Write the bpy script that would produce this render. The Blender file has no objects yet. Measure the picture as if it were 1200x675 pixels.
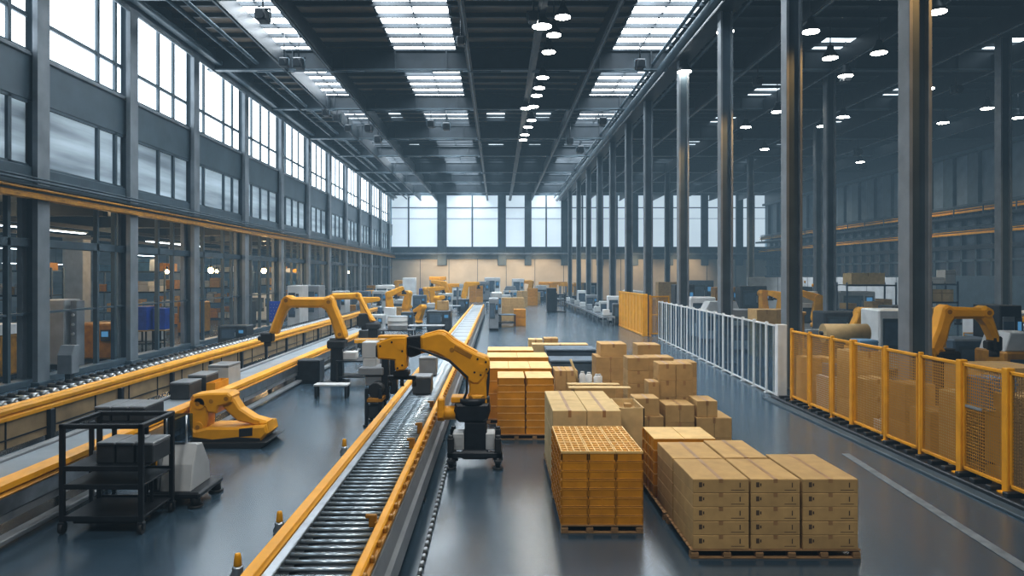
import bpy, bmesh, math, random
from mathutils import Vector, Matrix
R = random.Random(7)
S = bpy.context.scene
COL = S.collection
F, H, U0, V0 = 850.0, 4.0, 583.0, 322.0
def gp(u, v, z=0.0):                      # point of the plane Z=z seen at a place of the 1200x675 frame
    y = F*(H-z)/(v-V0); return ((u-U0)*y/F, y, z)
def WX(u, y): return (u-U0)*y/F
def WZ(v, y): return H-(v-V0)*y/F

# ------------------------------------------------------------------ materials
def mat(name, col, rough=.5, metal=0., var=.12, scale=3., col2=None, bump=0., coat=0., emit=None, estr=0., rnd=0., alpha=1., stretch=None):
    m = bpy.data.materials.new(name); m.use_nodes = True
    nt = m.node_tree; N = nt.nodes; L = nt.links
    b = N['Principled BSDF']
    b.inputs['Roughness'].default_value = rough; b.inputs['Metallic'].default_value = metal
    b.inputs['Coat Weight'].default_value = coat
    c1 = (*col, 1)
    if col2 is None: col2 = tuple(max(0, c*(1-var*2)) for c in col)
    geo = N.new('ShaderNodeNewGeometry')
    src = geo.outputs['Position']
    if stretch:
        mp = N.new('ShaderNodeMapping'); mp.inputs['Scale'].default_value = stretch
        L.new(src, mp.inputs['Vector']); src = mp.outputs['Vector']
    nz = N.new('ShaderNodeTexNoise'); nz.inputs['Scale'].default_value = scale; nz.inputs['Detail'].default_value = 4
    L.new(src, nz.inputs['Vector'])
    rp = N.new('ShaderNodeValToRGB')
    rp.color_ramp.elements[0].position = .3; rp.color_ramp.elements[1].position = .7
    rp.color_ramp.elements[0].color = (*col2, 1); rp.color_ramp.elements[1].color = c1
    L.new(nz.outputs['Fac'], rp.inputs['Fac'])
    out = rp.outputs['Color']
    if rnd:
        oi = N.new('ShaderNodeObjectInfo'); hs = N.new('ShaderNodeHueSaturation')
        mr = N.new('ShaderNodeMapRange'); mr.inputs['To Min'].default_value = 1-rnd; mr.inputs['To Max'].default_value = 1+rnd
        L.new(oi.outputs['Random'], mr.inputs['Value']); L.new(mr.outputs['Result'], hs.inputs['Value'])
        L.new(out, hs.inputs['Color']); out = hs.outputs['Color']
    L.new(out, b.inputs['Base Color'])
    if bump:
        bp = N.new('ShaderNodeBump'); bp.inputs['Strength'].default_value = bump; bp.inputs['Distance'].default_value = .02
        L.new(nz.outputs['Fac'], bp.inputs['Height']); L.new(bp.outputs['Normal'], b.inputs['Normal'])
    if emit:
        b.inputs['Emission Color'].default_value = (*emit, 1); b.inputs['Emission Strength'].default_value = estr
    return m
M = {}
M['yellow'] = mat('yellow paint', (.76, .35, .0), .5, 0, .10, 2.5)
M['yellow_dk'] = mat('worn yellow paint', (.40, .18, .004), .5, 0, .2, 4)
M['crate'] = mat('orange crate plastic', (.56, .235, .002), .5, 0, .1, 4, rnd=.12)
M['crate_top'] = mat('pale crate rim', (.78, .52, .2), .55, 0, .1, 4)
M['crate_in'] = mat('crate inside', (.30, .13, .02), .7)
M['carton'] = mat('brown cardboard', (.47, .30, .12), .8, 0, .09, 5, rnd=.12, bump=.05)
M['carton_lt'] = mat('light cardboard', (.62, .45, .22), .8, 0, .09, 5, rnd=.08, bump=.05)
M['tape'] = mat('packing tape', (.36, .2, .08), .4)
M['ink'] = mat('printed ink', (.09, .055, .03), .8)
M['wood'] = mat('pallet wood', (.33, .19, .08), .8, 0, .2, 6, stretch=(1, 6, 6))
M['dark'] = mat('dark steel', (.022, .026, .032), .4, .3, .2, 4)
M['black'] = mat('black rubber', (.012, .013, .015), .6, 0, .2, 6)
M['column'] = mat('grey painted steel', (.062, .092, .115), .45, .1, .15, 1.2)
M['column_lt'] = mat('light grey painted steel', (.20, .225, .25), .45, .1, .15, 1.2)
M['roofsteel'] = mat('roof steel', (.022, .03, .038), .45, .3, .2, 1.5)
M['deck'] = mat('roof deck', (.20, .145, .10), .6, 0, .25, .5, stretch=(.3, 3, 1))
M['grey'] = mat('grey paint', (.23, .25, .27), .45, 0, .12, 2)
M['greylt'] = mat('light grey paint', (.48, .50, .51), .45, 0, .1, 2)
M['white'] = mat('white paint', (.70, .72, .73), .4, 0, .08, 2)
M['bluegrey'] = mat('blue grey paint', (.075, .115, .16), .5, 0, .15, 2)
M['blue'] = mat('blue plastic', (.02, .075, .42), .45, 0, .15, 3)
M['bluelt'] = mat('light blue plastic', (.09, .22, .38), .5, 0, .15, 3)
M['steel'] = mat('brushed steel', (.50, .54, .58), .28, .85, .15, 3)
M['roller'] = mat('roller steel', (.42, .50, .56), .25, .7, .12, 6)
M['beige'] = mat('beige side panel', (.33, .23, .12), .6, 0, .2, 1.5)
M['belt'] = mat('pale conveyor belt', (.30, .35, .39), .35, 0, .12, 1.5)
M['tote'] = mat('dark grey tote', (.055, .062, .07), .4, .1, .2, 3)
M['totetop'] = mat('grey tote lid', (.26, .28, .30), .35, .1, .15, 3)
M['glassclear'] = None
M['screen'] = mat('screen', (.02, .05, .08), .2, emit=(.15, .45, .8), estr=.35)
M['lamp'] = mat('lamp lens', (1, .97, .9), .4, emit=(1, .95, .86), estr=30)
M['warm'] = mat('warm bulb', (1, .8, .5), .4, emit=(1, .66, .28), estr=45)
M['strip'] = mat('cool light tube', (1, 1, 1), .4, emit=(.8, .92, 1), estr=7)
M['annexwall'] = mat('annex wall', (.22, .26, .29), .7, 0, .3, .35, stretch=(1, .4, 2.2))
M['warmwall'] = mat('warm plaster wall', (.56, .47, .37), .7, 0, .08, .5)
M['spandrel'] = mat('grey blue spandrel', (.078, .112, .138), .4, .2, .15, .7)
M['wallpanel'] = mat('blue grey wall panel', (.13, .17, .21), .6, 0, .15, 1)
M['paint_line'] = mat('worn white floor paint', (.20, .225, .245), .5, 0, .25, 5)
M['green'] = mat('signal lens', (.6, .3, .02), .3, emit=(1, .5, .05), estr=.6)

def pane_mat(name, col, strength, streak=0., scale=(.15, .15, .5), base=(.5, .55, .6)):  # panes emit their own glow in place of daylight behind them
    m = bpy.data.materials.new(name); m.use_nodes = True
    nt = m.node_tree; N = nt.nodes; L = nt.links; b = N['Principled BSDF']
    b.inputs['Base Color'].default_value = (*base, 1); b.inputs['Roughness'].default_value = .25
    geo = N.new('ShaderNodeNewGeometry'); mp = N.new('ShaderNodeMapping'); mp.inputs['Scale'].default_value = scale
    nz = N.new('ShaderNodeTexNoise'); nz.inputs['Scale'].default_value = 1; nz.inputs['Detail'].default_value = 5
    L.new(geo.outputs['Position'], mp.inputs['Vector']); L.new(mp.outputs['Vector'], nz.inputs['Vector'])
    mr = N.new('ShaderNodeMapRange'); mr.inputs['From Min'].default_value = .3; mr.inputs['From Max'].default_value = .72
    mr.inputs['To Min'].default_value = strength*(1-streak); mr.inputs['To Max'].default_value = strength*(1+streak)
    L.new(nz.outputs['Fac'], mr.inputs['Value']); L.new(mr.outputs['Result'], b.inputs['Emission Strength'])
    b.inputs['Emission Color'].default_value = (*col, 1)
    return m
M['pane'] = pane_mat('bright frosted pane', (.84, .93, 1.0), 3.2, .04)
M['pane_low'] = pane_mat('grey pane cloud glow', (.50, .63, .72), .36, .8, (.3, .12, 1.5), (.16, .19, .22))  # glow streaks stand for clouds mirrored in the lower glass
M['pane_back'] = pane_mat('frosted end pane', (.76, .90, 1.0), .62, .05)
M['pane_rightdark'] = pane_mat('dark side pane', (.2, .3, .4), .02, .9, (.5, .3, 2), (.015, .02, .028))
M['skylight'] = pane_mat('skylight pane', (.88, .95, 1.0), 13, .45, (.5, .35, 1))
M['skylight_dim_glint'] = pane_mat('dim skylight and glint pane', (.8, .92, 1.0), 2.2, .7, (.6, .4, 1))  # serves dim side bay skylights and the added glint strips

def mesh_mat(name, col, dens, trans):
    m = bpy.data.materials.new(name); m.use_nodes = True
    nt = m.node_tree; N = nt.nodes; L = nt.links; b = N['Principled BSDF']
    b.inputs['Base Color'].default_value = (*col, 1); b.inputs['Roughness'].default_value = .5
    geo = N.new('ShaderNodeNewGeometry'); sep = N.new('ShaderNodeSeparateXYZ'); L.new(geo.outputs['Position'], sep.inputs[0])
    vals = []
    for ax in ('Y', 'Z'):
        mul = N.new('ShaderNodeMath'); mul.operation = 'MULTIPLY'; mul.inputs[1].default_value = dens; L.new(sep.outputs[ax], mul.inputs[0])
        fr = N.new('ShaderNodeMath'); fr.operation = 'FRACT'; L.new(mul.outputs[0], fr.inputs[0])
        gt = N.new('ShaderNodeMath'); gt.operation = 'GREATER_THAN'; gt.inputs[1].default_value = trans; L.new(fr.outputs[0], gt.inputs[0])
        vals.append(gt.outputs[0])
    mx = N.new('ShaderNodeMath'); mx.operation = 'MAXIMUM'; L.new(vals[0], mx.inputs[0]); L.new(vals[1], mx.inputs[1])
    tr = N.new('ShaderNodeBsdfTransparent'); mix = N.new('ShaderNodeMixShader')
    L.new(mx.outputs[0], mix.inputs[0]); L.new(tr.outputs[0], mix.inputs[1]); L.new(b.outputs[0], mix.inputs[2])
    L.new(mix.outputs[0], N['Material Output'].inputs['Surface'])
    return m
M['wiremesh'] = mesh_mat('yellow wire mesh', (.50, .23, .01), 17, .76)
M['wiremesh_dk'] = mesh_mat('dark wire mesh', (.20, .12, .04), 17, .76)
def glass_mat(name, tint, refl):
    m = bpy.data.materials.new(name); m.use_nodes = True
    nt = m.node_tree; N = nt.nodes; L = nt.links
    N.remove(N['Principled BSDF'])
    tr = N.new('ShaderNodeBsdfTransparent'); tr.inputs[0].default_value = (*tint, 1)
    gl = N.new('ShaderNodeBsdfGlossy'); gl.inputs['Color'].default_value = (.8, .9, 1, 1); gl.inputs['Roughness'].default_value = .12
    nz = N.new('ShaderNodeTexNoise'); nz.inputs['Scale'].default_value = .8
    geo = N.new('ShaderNodeNewGeometry'); L.new(geo.outputs['Position'], nz.inputs['Vector'])
    mr = N.new('ShaderNodeMapRange'); mr.inputs['To Min'].default_value = refl*.6; mr.inputs['To Max'].default_value = refl*1.5
    L.new(nz.outputs['Fac'], mr.inputs['Value'])
    mix = N.new('ShaderNodeMixShader'); L.new(mr.outputs['Result'], mix.inputs[0])
    L.new(tr.outputs[0], mix.inputs[1]); L.new(gl.outputs[0], mix.inputs[2])
    L.new(mix.outputs[0], N['Material Output'].inputs['Surface'])
    return m
M['glass'] = glass_mat('clear guard glass', (.50, .62, .72), .10)
def floor_mat():
    m = bpy.data.materials.new('polished epoxy floor'); m.use_nodes = True
    nt = m.node_tree; N = nt.nodes; L = nt.links; b = N['Principled BSDF']
    geo = N.new('ShaderNodeNewGeometry')
    def noise(sc, det, st=None):
        n = N.new('ShaderNodeTexNoise'); n.inputs['Scale'].default_value = sc; n.inputs['Detail'].default_value = det
        L.new(geo.outputs['Position'], n.inputs['Vector']); return n
    n1 = noise(.16, 1); n2 = noise(9, 3)
    r = N.new('ShaderNodeValToRGB'); r.color_ramp.elements[0].position = .2; r.color_ramp.elements[1].position = .85
    r.color_ramp.elements[0].color = (.030, .058, .086, 1); r.color_ramp.elements[1].color = (.046, .082, .116, 1)
    L.new(n1.outputs['Fac'], r.inputs['Fac'])
    sep = N.new('ShaderNodeSeparateXYZ'); L.new(geo.outputs['Position'], sep.inputs[0])
    def joint(axis, period, off, w):
        a = N.new('ShaderNodeMath'); a.operation = 'ADD'; a.inputs[1].default_value = off; L.new(sep.outputs[axis], a.inputs[0])
        d = N.new('ShaderNodeMath'); d.operation = 'DIVIDE'; d.inputs[1].default_value = period; L.new(a.outputs[0], d.inputs[0])
        f = N.new('ShaderNodeMath'); f.operation = 'FRACT'; L.new(d.outputs[0], f.inputs[0])
        l = N.new('ShaderNodeMath'); l.operation = 'LESS_THAN'; l.inputs[1].default_value = w/period; L.new(f.outputs[0], l.inputs[0])
        return l
    j1 = joint('Y', 6.0, -13.2+60, .035); 
    mx = N.new('ShaderNodeMix'); mx.data_type = 'RGBA'; L.new(j1.outputs[0], mx.inputs[0]); L.new(r.outputs[0], mx.inputs[6]); mx.inputs[7].default_value = (.012, .016, .02, 1)
    L.new(mx.outputs[2], b.inputs['Base Color'])
    mr = N.new('ShaderNodeMapRange'); mr.inputs['To Min'].default_value = .20; mr.inputs['To Max'].default_value = .262
    L.new(n1.outputs['Fac'], mr.inputs['Value']); L.new(mr.outputs['Result'], b.inputs['Roughness'])
    b.inputs['Specular IOR Level'].default_value = 1.0; b.inputs['IOR'].default_value = 1.85
    return m
M['floor'] = floor_mat()

# ------------------------------------------------------------------ mesh builder
class MB:
    def __init__(s): s.v = []; s.f = []; s.m = []; s.sm = []
    def add(s, vs, fs, mi=0, sm=False):
        o = len(s.v); s.v += [tuple(p) for p in vs]
        for f in fs: s.f.append([i+o for i in f]); s.m.append(mi); s.sm.append(sm)
        return s
    def box(s, x0, x1, y0, y1, z0, z1, b=0., mi=0, X=None):
        if b <= 0:
            vs = [(x, y, z) for x in (x0, x1) for y in (y0, y1) for z in (z0, z1)]
            fs = [(0,1,3,2),(4,6,7,5),(0,4,5,1),(2,3,7,6),(0,2,6,4),(1,5,7,3)]
        else:
            b = min(b, (x1-x0)*.45, (y1-y0)*.45, (z1-z0)*.45)
            vs = []; idx = {}
            for i, x in enumerate((x0, x1)):
                for j, y in enumerate((y0, y1)):
                    for k, z in enumerate((z0, z1)):
                        sx, sy, sz = (1, -1)[i]*b, (1, -1)[j]*b, (1, -1)[k]*b
                        for a, p in enumerate(((x, y+sy, z+sz), (x+sx, y, z+sz), (x+sx, y+sy, z))):
                            idx[i, j, k, a] = len(vs); vs.append(p)
            g = lambda i, j, k, a: idx[i, j, k, a]
            fs = []
            for i in (0, 1): fs.append([g(i,0,0,0), g(i,1,0,0), g(i,1,1,0), g(i,0,1,0)])
            for j in (0, 1): fs.append([g(0,j,0,1), g(1,j,0,1), g(1,j,1,1), g(0,j,1,1)])
            for k in (0, 1): fs.append([g(0,0,k,2), g(1,0,k,2), g(1,1,k,2), g(0,1,k,2)])
            for i in (0, 1):
                for j in (0, 1): fs.append([g(i,j,0,0), g(i,j,1,0), g(i,j,1,1), g(i,j,0,1)])
                for k in (0, 1): fs.append([g(i,0,k,0), g(i,1,k,0), g(i,1,k,2), g(i,0,k,2)])
            for j in (0, 1):
                for k in (0, 1): fs.append([g(0,j,k,1), g(1,j,k,1), g(1,j,k,2), g(0,j,k,2)])
            for i in (0, 1):
                for j in (0, 1):
                    for k in (0, 1): fs.append([g(i,j,k,0), g(i,j,k,1), g(i,j,k,2)])
        if X is not None: vs = [X @ Vector(p) for p in vs]
        return s.add(vs, fs, mi)
    def cb(s, c, d, b=0., mi=0, rz=0.):
        x, y, z = c; a, e, h = d
        if rz:
            X = Matrix.Translation((x, y, z)) @ Matrix.Rotation(rz, 4, 'Z')
            return s.box(-a/2, a/2, -e/2, e/2, -h/2, h/2, b, mi, X)
        return s.box(x-a/2, x+a/2, y-e/2, y+e/2, z-h/2, z+h/2, b, mi)
    def cyl(s, p0, p1, r0, r1=None, n=14, mi=0):
        p0 = Vector(p0); p1 = Vector(p1); r1 = r0 if r1 is None else r1
        d = (p1-p0).normalized(); a = d.orthogonal().normalized(); c = d.cross(a)
        vs = []
        for p, r in ((p0, r0), (p1, r1)):
            for i in range(n):
                t = 2*math.pi*i/n; vs.append(p + (a*math.cos(t)+c*math.sin(t))*r)
        o = len(s.v)
        s.add(vs, [], mi)
        for i in range(n):
            j = (i+1) % n
            s.f.append([o+i, o+j, o+n+j, o+n+i]); s.m.append(mi); s.sm.append(True)
        s.f.append([o+i for i in range(n)]); s.m.append(mi); s.sm.append(False)
        s.f.append([o+n+i for i in range(n)]); s.m.append(mi); s.sm.append(False)
        return s
    def lathe(s, prof, c=(0,0,0), n=16, mi=0):
        o = len(s.v); x, y, z = c
        for r, h in prof:
            for i in range(n):
                t = 2*math.pi*i/n; s.v.append((x+r*math.cos(t), y+r*math.sin(t), z+h))
        for k in range(len(prof)-1):
            for i in range(n):
                j = (i+1) % n
                s.f.append([o+k*n+i, o+k*n+j, o+(k+1)*n+j, o+(k+1)*n+i]); s.m.append(mi); s.sm.append(True)
        s.f.append([o+i for i in range(n)]); s.m.append(mi); s.sm.append(False)
        s.f.append([o+(len(prof)-1)*n+i for i in range(n)]); s.m.append(mi); s.sm.append(False)
        return s
    def tube(s, pts, r, n=8, mi=0):
        pts = [Vector(p) for p in pts]; o = len(s.v); K = len(pts)
        for k, p in enumerate(pts):
            d = (pts[min(k+1, K-1)]-pts[max(k-1, 0)]).normalized()
            a = d.cross(Vector((.13, .31, .94))).normalized(); c = d.cross(a)
            for i in range(n):
                t = 2*math.pi*i/n; s.v.append(tuple(p+(a*math.cos(t)+c*math.sin(t))*r))
        for k in range(K-1):
            for i in range(n):
                j = (i+1) % n
                s.f.append([o+k*n+i, o+k*n+j, o+(k+1)*n+j, o+(k+1)*n+i]); s.m.append(mi); s.sm.append(True)
        s.f.append([o+i for i in range(n)]); s.m.append(mi); s.sm.append(False)
        s.f.append([o+(K-1)*n+i for i in range(n)]); s.m.append(mi); s.sm.append(False)
        return s
    def prism(s, pts, y0, y1, b=.03, mi=0, axis='Y'):
        """outline pts (x,z) extruded along y (or (y,z) along x), its edges chamfered by b"""
        n = len(pts); A = sum(pts[i][0]*pts[(i+1) % n][1]-pts[(i+1) % n][0]*pts[i][1] for i in range(n))
        if A < 0: pts = pts[::-1]
        def inset(d):
            out = []
            for i in range(n):
                p = Vector(pts[i]); a = (p-Vector(pts[i-1])).normalized(); c = (Vector(pts[(i+1) % n])-p).normalized()
                na = Vector((-a.y, a.x)); nc = Vector((-c.y, c.x)); m_ = na+nc
                k = m_.length
                if k < .3: out.append(p+na*d); continue
                m_ /= k; out.append(p + m_*min(d/max(.35, m_.dot(na)), d*2))
            return out
        rings = [(y0, inset(b)), (y0+b, pts), (y1-b, pts), (y1, inset(b))] if b > 0 else [(y0, pts), (y1, pts)]
        o = len(s.v)
        for y, ring in rings:
            for p in ring: s.v.append((p[0], y, p[1]) if axis == 'Y' else (y, p[0], p[1]))
        for k in range(len(rings)-1):
            for i in range(n):
                j = (i+1) % n
                s.f.append([o+k*n+i, o+k*n+j, o+(k+1)*n+j, o+(k+1)*n+i]); s.m.append(mi); s.sm.append(False)
        s.f.append([o+i for i in range(n)]); s.m.append(mi); s.sm.append(False)
        k = len(rings)-1
        s.f.append([o+k*n+i for i in range(n)]); s.m.append(mi); s.sm.append(False)
        return s
    def link(s, p0, p1, r0, r1, y0, y1, b=.02, mi=0):
        a = math.atan2(p1[1]-p0[1], p1[0]-p0[0]); pts = []
        for i in range(7):
            t = a+math.pi/2+math.pi*i/6; pts.append((p0[0]+r0*math.cos(t), p0[1]+r0*math.sin(t)))
        for i in range(7):
            t = a-math.pi/2+math.pi*i/6; pts.append((p1[0]+r1*math.cos(t), p1[1]+r1*math.sin(t)))
        return s.prism(pts, y0, y1, b, mi)
    def mesh(s, name, mats):
        me = bpy.data.meshes.new(name); me.from_pydata(s.v, [], s.f)
        for m in mats: me.materials.append(m)
        me.polygons.foreach_set('material_index', s.m); me.polygons.foreach_set('use_smooth', s.sm)
        bm = bmesh.new(); bm.from_mesh(me); bmesh.ops.recalc_face_normals(bm, faces=bm.faces); bm.to_mesh(me); bm.free()
        me.update(); return me
    def build(s, name, mats, parent=None, loc=None):
        if not isinstance(mats, (list, tuple)): mats = [mats]
        mats = [M[m] if isinstance(m, str) else m for m in mats]
        o = bpy.data.objects.new(name, s.mesh(name, mats)); COL.objects.link(o)
        if parent is not None: o.parent = parent
        if loc: o.location = loc
        return o

def tag(o, label, cat, group=None, kind=None):
    o['label'] = label; o['category'] = cat
    if group: o['group'] = group
    if kind: o['kind'] = kind
    return o
def thing(name, label, cat, loc=(0,0,0), rz=0., group=None):
    o = bpy.data.objects.new(name, None); COL.objects.link(o)
    o.location = loc; o.rotation_euler = (0, 0, rz); o.empty_display_size = .2
    return tag(o, label, cat, group)
KIDS = {}
def dup(root, label, loc, rz=None, group=None, scale=None):
    def cp(o, par):
        c = o.copy(); COL.objects.link(c)
        if par is not None: c.parent = par
        for ch in [x for x in COL.objects if x.parent is o]: cp(ch, c)
        return c
    r = cp(root, None); r.location = loc
    if rz is not None: r.rotation_euler = (0, 0, rz)
    if label: r['label'] = label
    if group: r['group'] = group
    if scale: r.scale = (scale,)*3
    return r
def struct(o, label=None, cat=None):
    o['kind'] = 'structure'
    if label: o['label'] = label; o['category'] = cat
    return o
ORD = ['first','second','third','fourth','fifth','sixth','seventh','eighth','ninth','tenth','eleventh','twelfth','thirteenth','fourteenth','fifteenth','sixteenth','seventeenth','eighteenth','nineteenth','twentieth',
       'twenty-first','twenty-second','twenty-third','twenty-fourth','twenty-fifth','twenty-sixth','twenty-seventh','twenty-eighth','twenty-ninth','thirtieth']
def rect(x0, x1, y0, y1, z0, z1, b=0., mi=0): return MB().box(x0, x1, y0, y1, z0, z1, b, mi)
def wb(mb, name, mats, root):             # a part given in the place's own coordinates, stored about its thing's base
    t = root
    while t.parent is not None: t = t.parent
    l = t.location; mb.v = [(p[0]-l.x, p[1]-l.y, p[2]-l.z) for p in mb.v]
    return mb.build(name, mats, root)

# ------------------------------------------------------------------ the hall
XL, XR, XC, YB, ZR = -17.0, 43.0, 10.3, 116.5, 17.3
struct(rect(-48, 46, -2, YB+1, -.3, 0).build('floor', 'floor'))
LY = [-1.5, 4.2, 11.0, 18.6, 26.5, 33.1, 40, 48, 56, 64, 72, 80, 88, 96, 104, 112]     # posts of the left wall

def hcol(mb, x, y, w, d, z0, z1, t=.07, web='x'):
    # an H section: two flanges and a web set between them
    if web == 'y':
        mb.box(x-w/2, x+w/2, y-d/2, y-d/2+t, z0, z1, .008); mb.box(x-w/2, x+w/2, y+d/2-t, y+d/2, z0, z1, .008)
        mb.box(x-t/2, x+t/2, y-d/2+t, y+d/2-t, z0, z1)
    else:
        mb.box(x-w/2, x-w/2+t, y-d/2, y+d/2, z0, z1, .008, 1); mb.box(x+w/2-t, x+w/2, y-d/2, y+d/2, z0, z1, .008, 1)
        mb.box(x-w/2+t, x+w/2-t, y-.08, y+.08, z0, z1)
    return mb

# left wall: posts, spandrels, then one window in each bay
wl = MB()
for y in LY:
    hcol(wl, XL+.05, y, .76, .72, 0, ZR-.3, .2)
    wl.cb((XL+.05, y, .06), (1., .95, .12), .02)
y0, y1 = -2.0, YB
wl.box(XL-.2, XL+.12, y0, y1, 10.3, 12.0, .02, 2)                 # spandrel
wl.box(XL-.22, XL+.2, y0, y1, 11.9, 12.05, .02, 1)
wl.box(XL-.22, XL+.2, y0, y1, 7.25, 7.9, .02, 0)                  # sill
wl.box(XL-.2, XL+.08, y0, y1, 5.0, 5.32, .02, 0)                  # transom over the openings
wl.box(XL-.12, XL+.04, y0, y1, 2.55, 2.63, 0, 0)
wl.box(XL-.25, XL+.25, y0, y1, 0, .25, .02, 0)                    # low kerb
wl.box(XL-.3, XL+.5, y0, y1, 16.6, ZR, .03, 0)                    # eaves girder
wl.box(XL+.5, XL+.9, y0, y1, 16.25, 16.5, .03, 0); wl.box(XL+.3, XL+.42, y0, y1, 15.9, 16.7, .02, 1)
struct(wl.build('wall_left', ['column', 'column_lt', 'spandrel']))
nwin = 0
def window(parts):
    global nwin
    nwin += 1
    w = bpy.data.objects.new('window_%d' % nwin, None); COL.objects.link(w); struct(w)
    for mb, nm, m in parts: struct(wb(mb, nm, m, w))
    return w
for i in range(len(LY)-1):
    a, b = LY[i]+.36, LY[i+1]-.36; L = b-a
    fr = MB(); cuts = {2: (.62, .86), 3: (.66, .86), 4: (.66, .9), 5: (.45, .72), 6: (.2, .62, .82)}.get(i, (.22, .48, .74))
    for t in cuts:
        fr.box(XL-.12, XL+.1, a+L*t-.09, a+L*t+.09, 12.05, 16.6); fr.box(XL-.12, XL+.1, a+L*t-.09, a+L*t+.09, 7.9, 10.3)
        fr.box(XL-.1, XL+.08, a+L*t-.08, a+L*t+.08, .25, 7.25)
    fr.box(XL-.1, XL+.08, a, b, 13.28, 13.44)
    for z in (12.05, 16.5, 7.9, 10.2): fr.box(XL-.1, XL+.1, a, b, z, z+.1)
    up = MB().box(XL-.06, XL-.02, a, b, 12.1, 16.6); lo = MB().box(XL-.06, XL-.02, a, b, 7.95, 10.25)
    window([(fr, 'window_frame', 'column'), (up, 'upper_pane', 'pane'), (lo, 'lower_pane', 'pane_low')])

# end wall
wbk = MB()
wbk.box(XL-.5, XR+3, YB, YB+.4, 6.6, 8.5, 0, 0); wbk.box(XL-.5, XR+3, YB, YB+.4, 16.75, ZR+.4, 0, 0)
wbk.box(XL-.5, XR+3, YB-.05, YB+.4, 0, 6.6, 0, 1)
for k in range(13): wbk.box(XL+k*4.6-.04, XL+k*4.6+.04, YB-.09, YB-.04, 0, 6.6, 0, 0)
wbk.box(XL, XR, YB-.5, YB, 7.2, 7.5, .03, 2); wbk.box(XL, XR, YB-.3, YB, 6.5, 6.7, .03, 0)
piers = [(-8.9, 1.5), (.7, 1.3), (4.9, 1.1), (10.8, 1.2), (16.4, 1.1), (22., 1.1), (27.6, 1.1), (33.2, 1.1), (38.8, 1.1)]
for x, w in piers: wbk.box(x-w/2, x+w/2, YB-.4, YB+.2, 5.5, ZR, .03, 0)
struct(wbk.build('wall_back', ['column', 'warmwall', 'column_lt']))
edges = [XL]+[p for x, w in piers for p in (x-w/2, x+w/2)]+[XR]
for k in range(0, len(edges)-1, 2):
    a, b = edges[k], edges[k+1]; fr = MB(); n = 2 if b-a > 3.5 else 1
    for q in range(1, n): x = a+(b-a)*(.37 if k == 0 else .5)*q; fr.box(x-.12, x+.12, YB-.1, YB+.15, 8.5, 16.75)
    fr.box(a, b, YB-.05, YB+.1, 14.7, 14.85); fr.box(a, b, YB-.05, YB+.1, 13.0, 13.06)
    window([(fr, 'window_frame', 'column'), (MB().box(a, b, YB+.1, YB+.2, 8.5, 16.75), 'pane', 'pane_back')])

# right wall: upright panels above, dark glazing and crane rails below
wr = MB(); y = -2.0; k = 0
while y < YB:
    w = 1.5 if k % 2 else 2.1
    wr.box(XR+(.0 if k % 2 else .35), XR+.6, y, min(y+w, YB), 10.3, 15.2, 0, k % 2); y += w; k += 1
wr.box(XR-.1, XR+.6, -2, YB, 15.2, ZR, 0, 2); wr.box(XR-.5, XR+.1, -2, YB, 15.0, 15.35, .03, 1)
wr.box(XR-.2, XR+.6, -2, YB, 9.9, 10.3, 0, 2); wr.box(XR-.3, XR+.6, -2, YB, 6.3, 6.7, 0, 2)
wr.box(XR-.1, XR+.6, -2, YB, 0, 3.9, 0, 1); wr.box(XR+.4, XR+.6, -2, YB, 3.9, 10, 0, 2)
struct(wr.build('wall_right', ['wallpanel', 'column', 'dark']))
for k in range(12):
    a = 18+k*8.2; fr = MB()
    for t in (0, .25, .5, .75): fr.box(XR-.05, XR+.3, a+8.2*t-.12, a+8.2*t+.12, 3.9, 9.9)
    fr.box(XR-.05, XR+.3, a, a+8.2, 5.2, 5.4); fr.box(XR, XR+.2, a, a+8.2, 8.3, 8.4)
    window([(fr, 'window_frame', 'column'), (MB().box(XR+.2, XR+.25, a, a+8.2, 3.9, 9.9), 'pane', 'pane_rightdark')])

struct(rect(-46, XR+.6, -2.4, -2, 0, ZR).build('wall_front', 'wallpanel'))  # unseen wall added behind the camera to block haze glow
# roof: deck with skylight strips and added far glint strips, main girders, purlins, long members
SK = [(-13.2, -10.4, 'skylight'), (-9.0, -8.0, 'far'), (-6.1, -2.4, 'skylight'), (-.9, .6, 'far'), (3.2, 4.4, 'far'), (6.7, 10.0, 'skylight'), (18.5, 20.4, 'skylight_dim_glint'), (28.5, 30.2, 'skylight_dim_glint'), (36.5, 37.6, 'skylight_dim_glint')]  # far entries are added glow strips, standing for light glinting off the deck
ce = MB(); xs = [XL-.6]+[p for a, b, m in SK for p in (a, b)]+[XR+.6]
for k in range(0, len(xs), 2): ce.box(xs[k], xs[k+1], -2.4, YB+.5, ZR, ZR+.15, 0, 0 if xs[k] < XC-.5 else 1)
for a, b, m in SK: ce.box(a, b, -2.4, 52 if m == 'far' else 22, ZR, ZR+.15, 0, 0 if a < 10 else 1)
struct(ce.build('ceiling', ['deck', 'roofsteel']))
GY = [11, 21.5, 32, 42.6, 53.5, 64, 74.5, 85, 95.5, 106]
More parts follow.
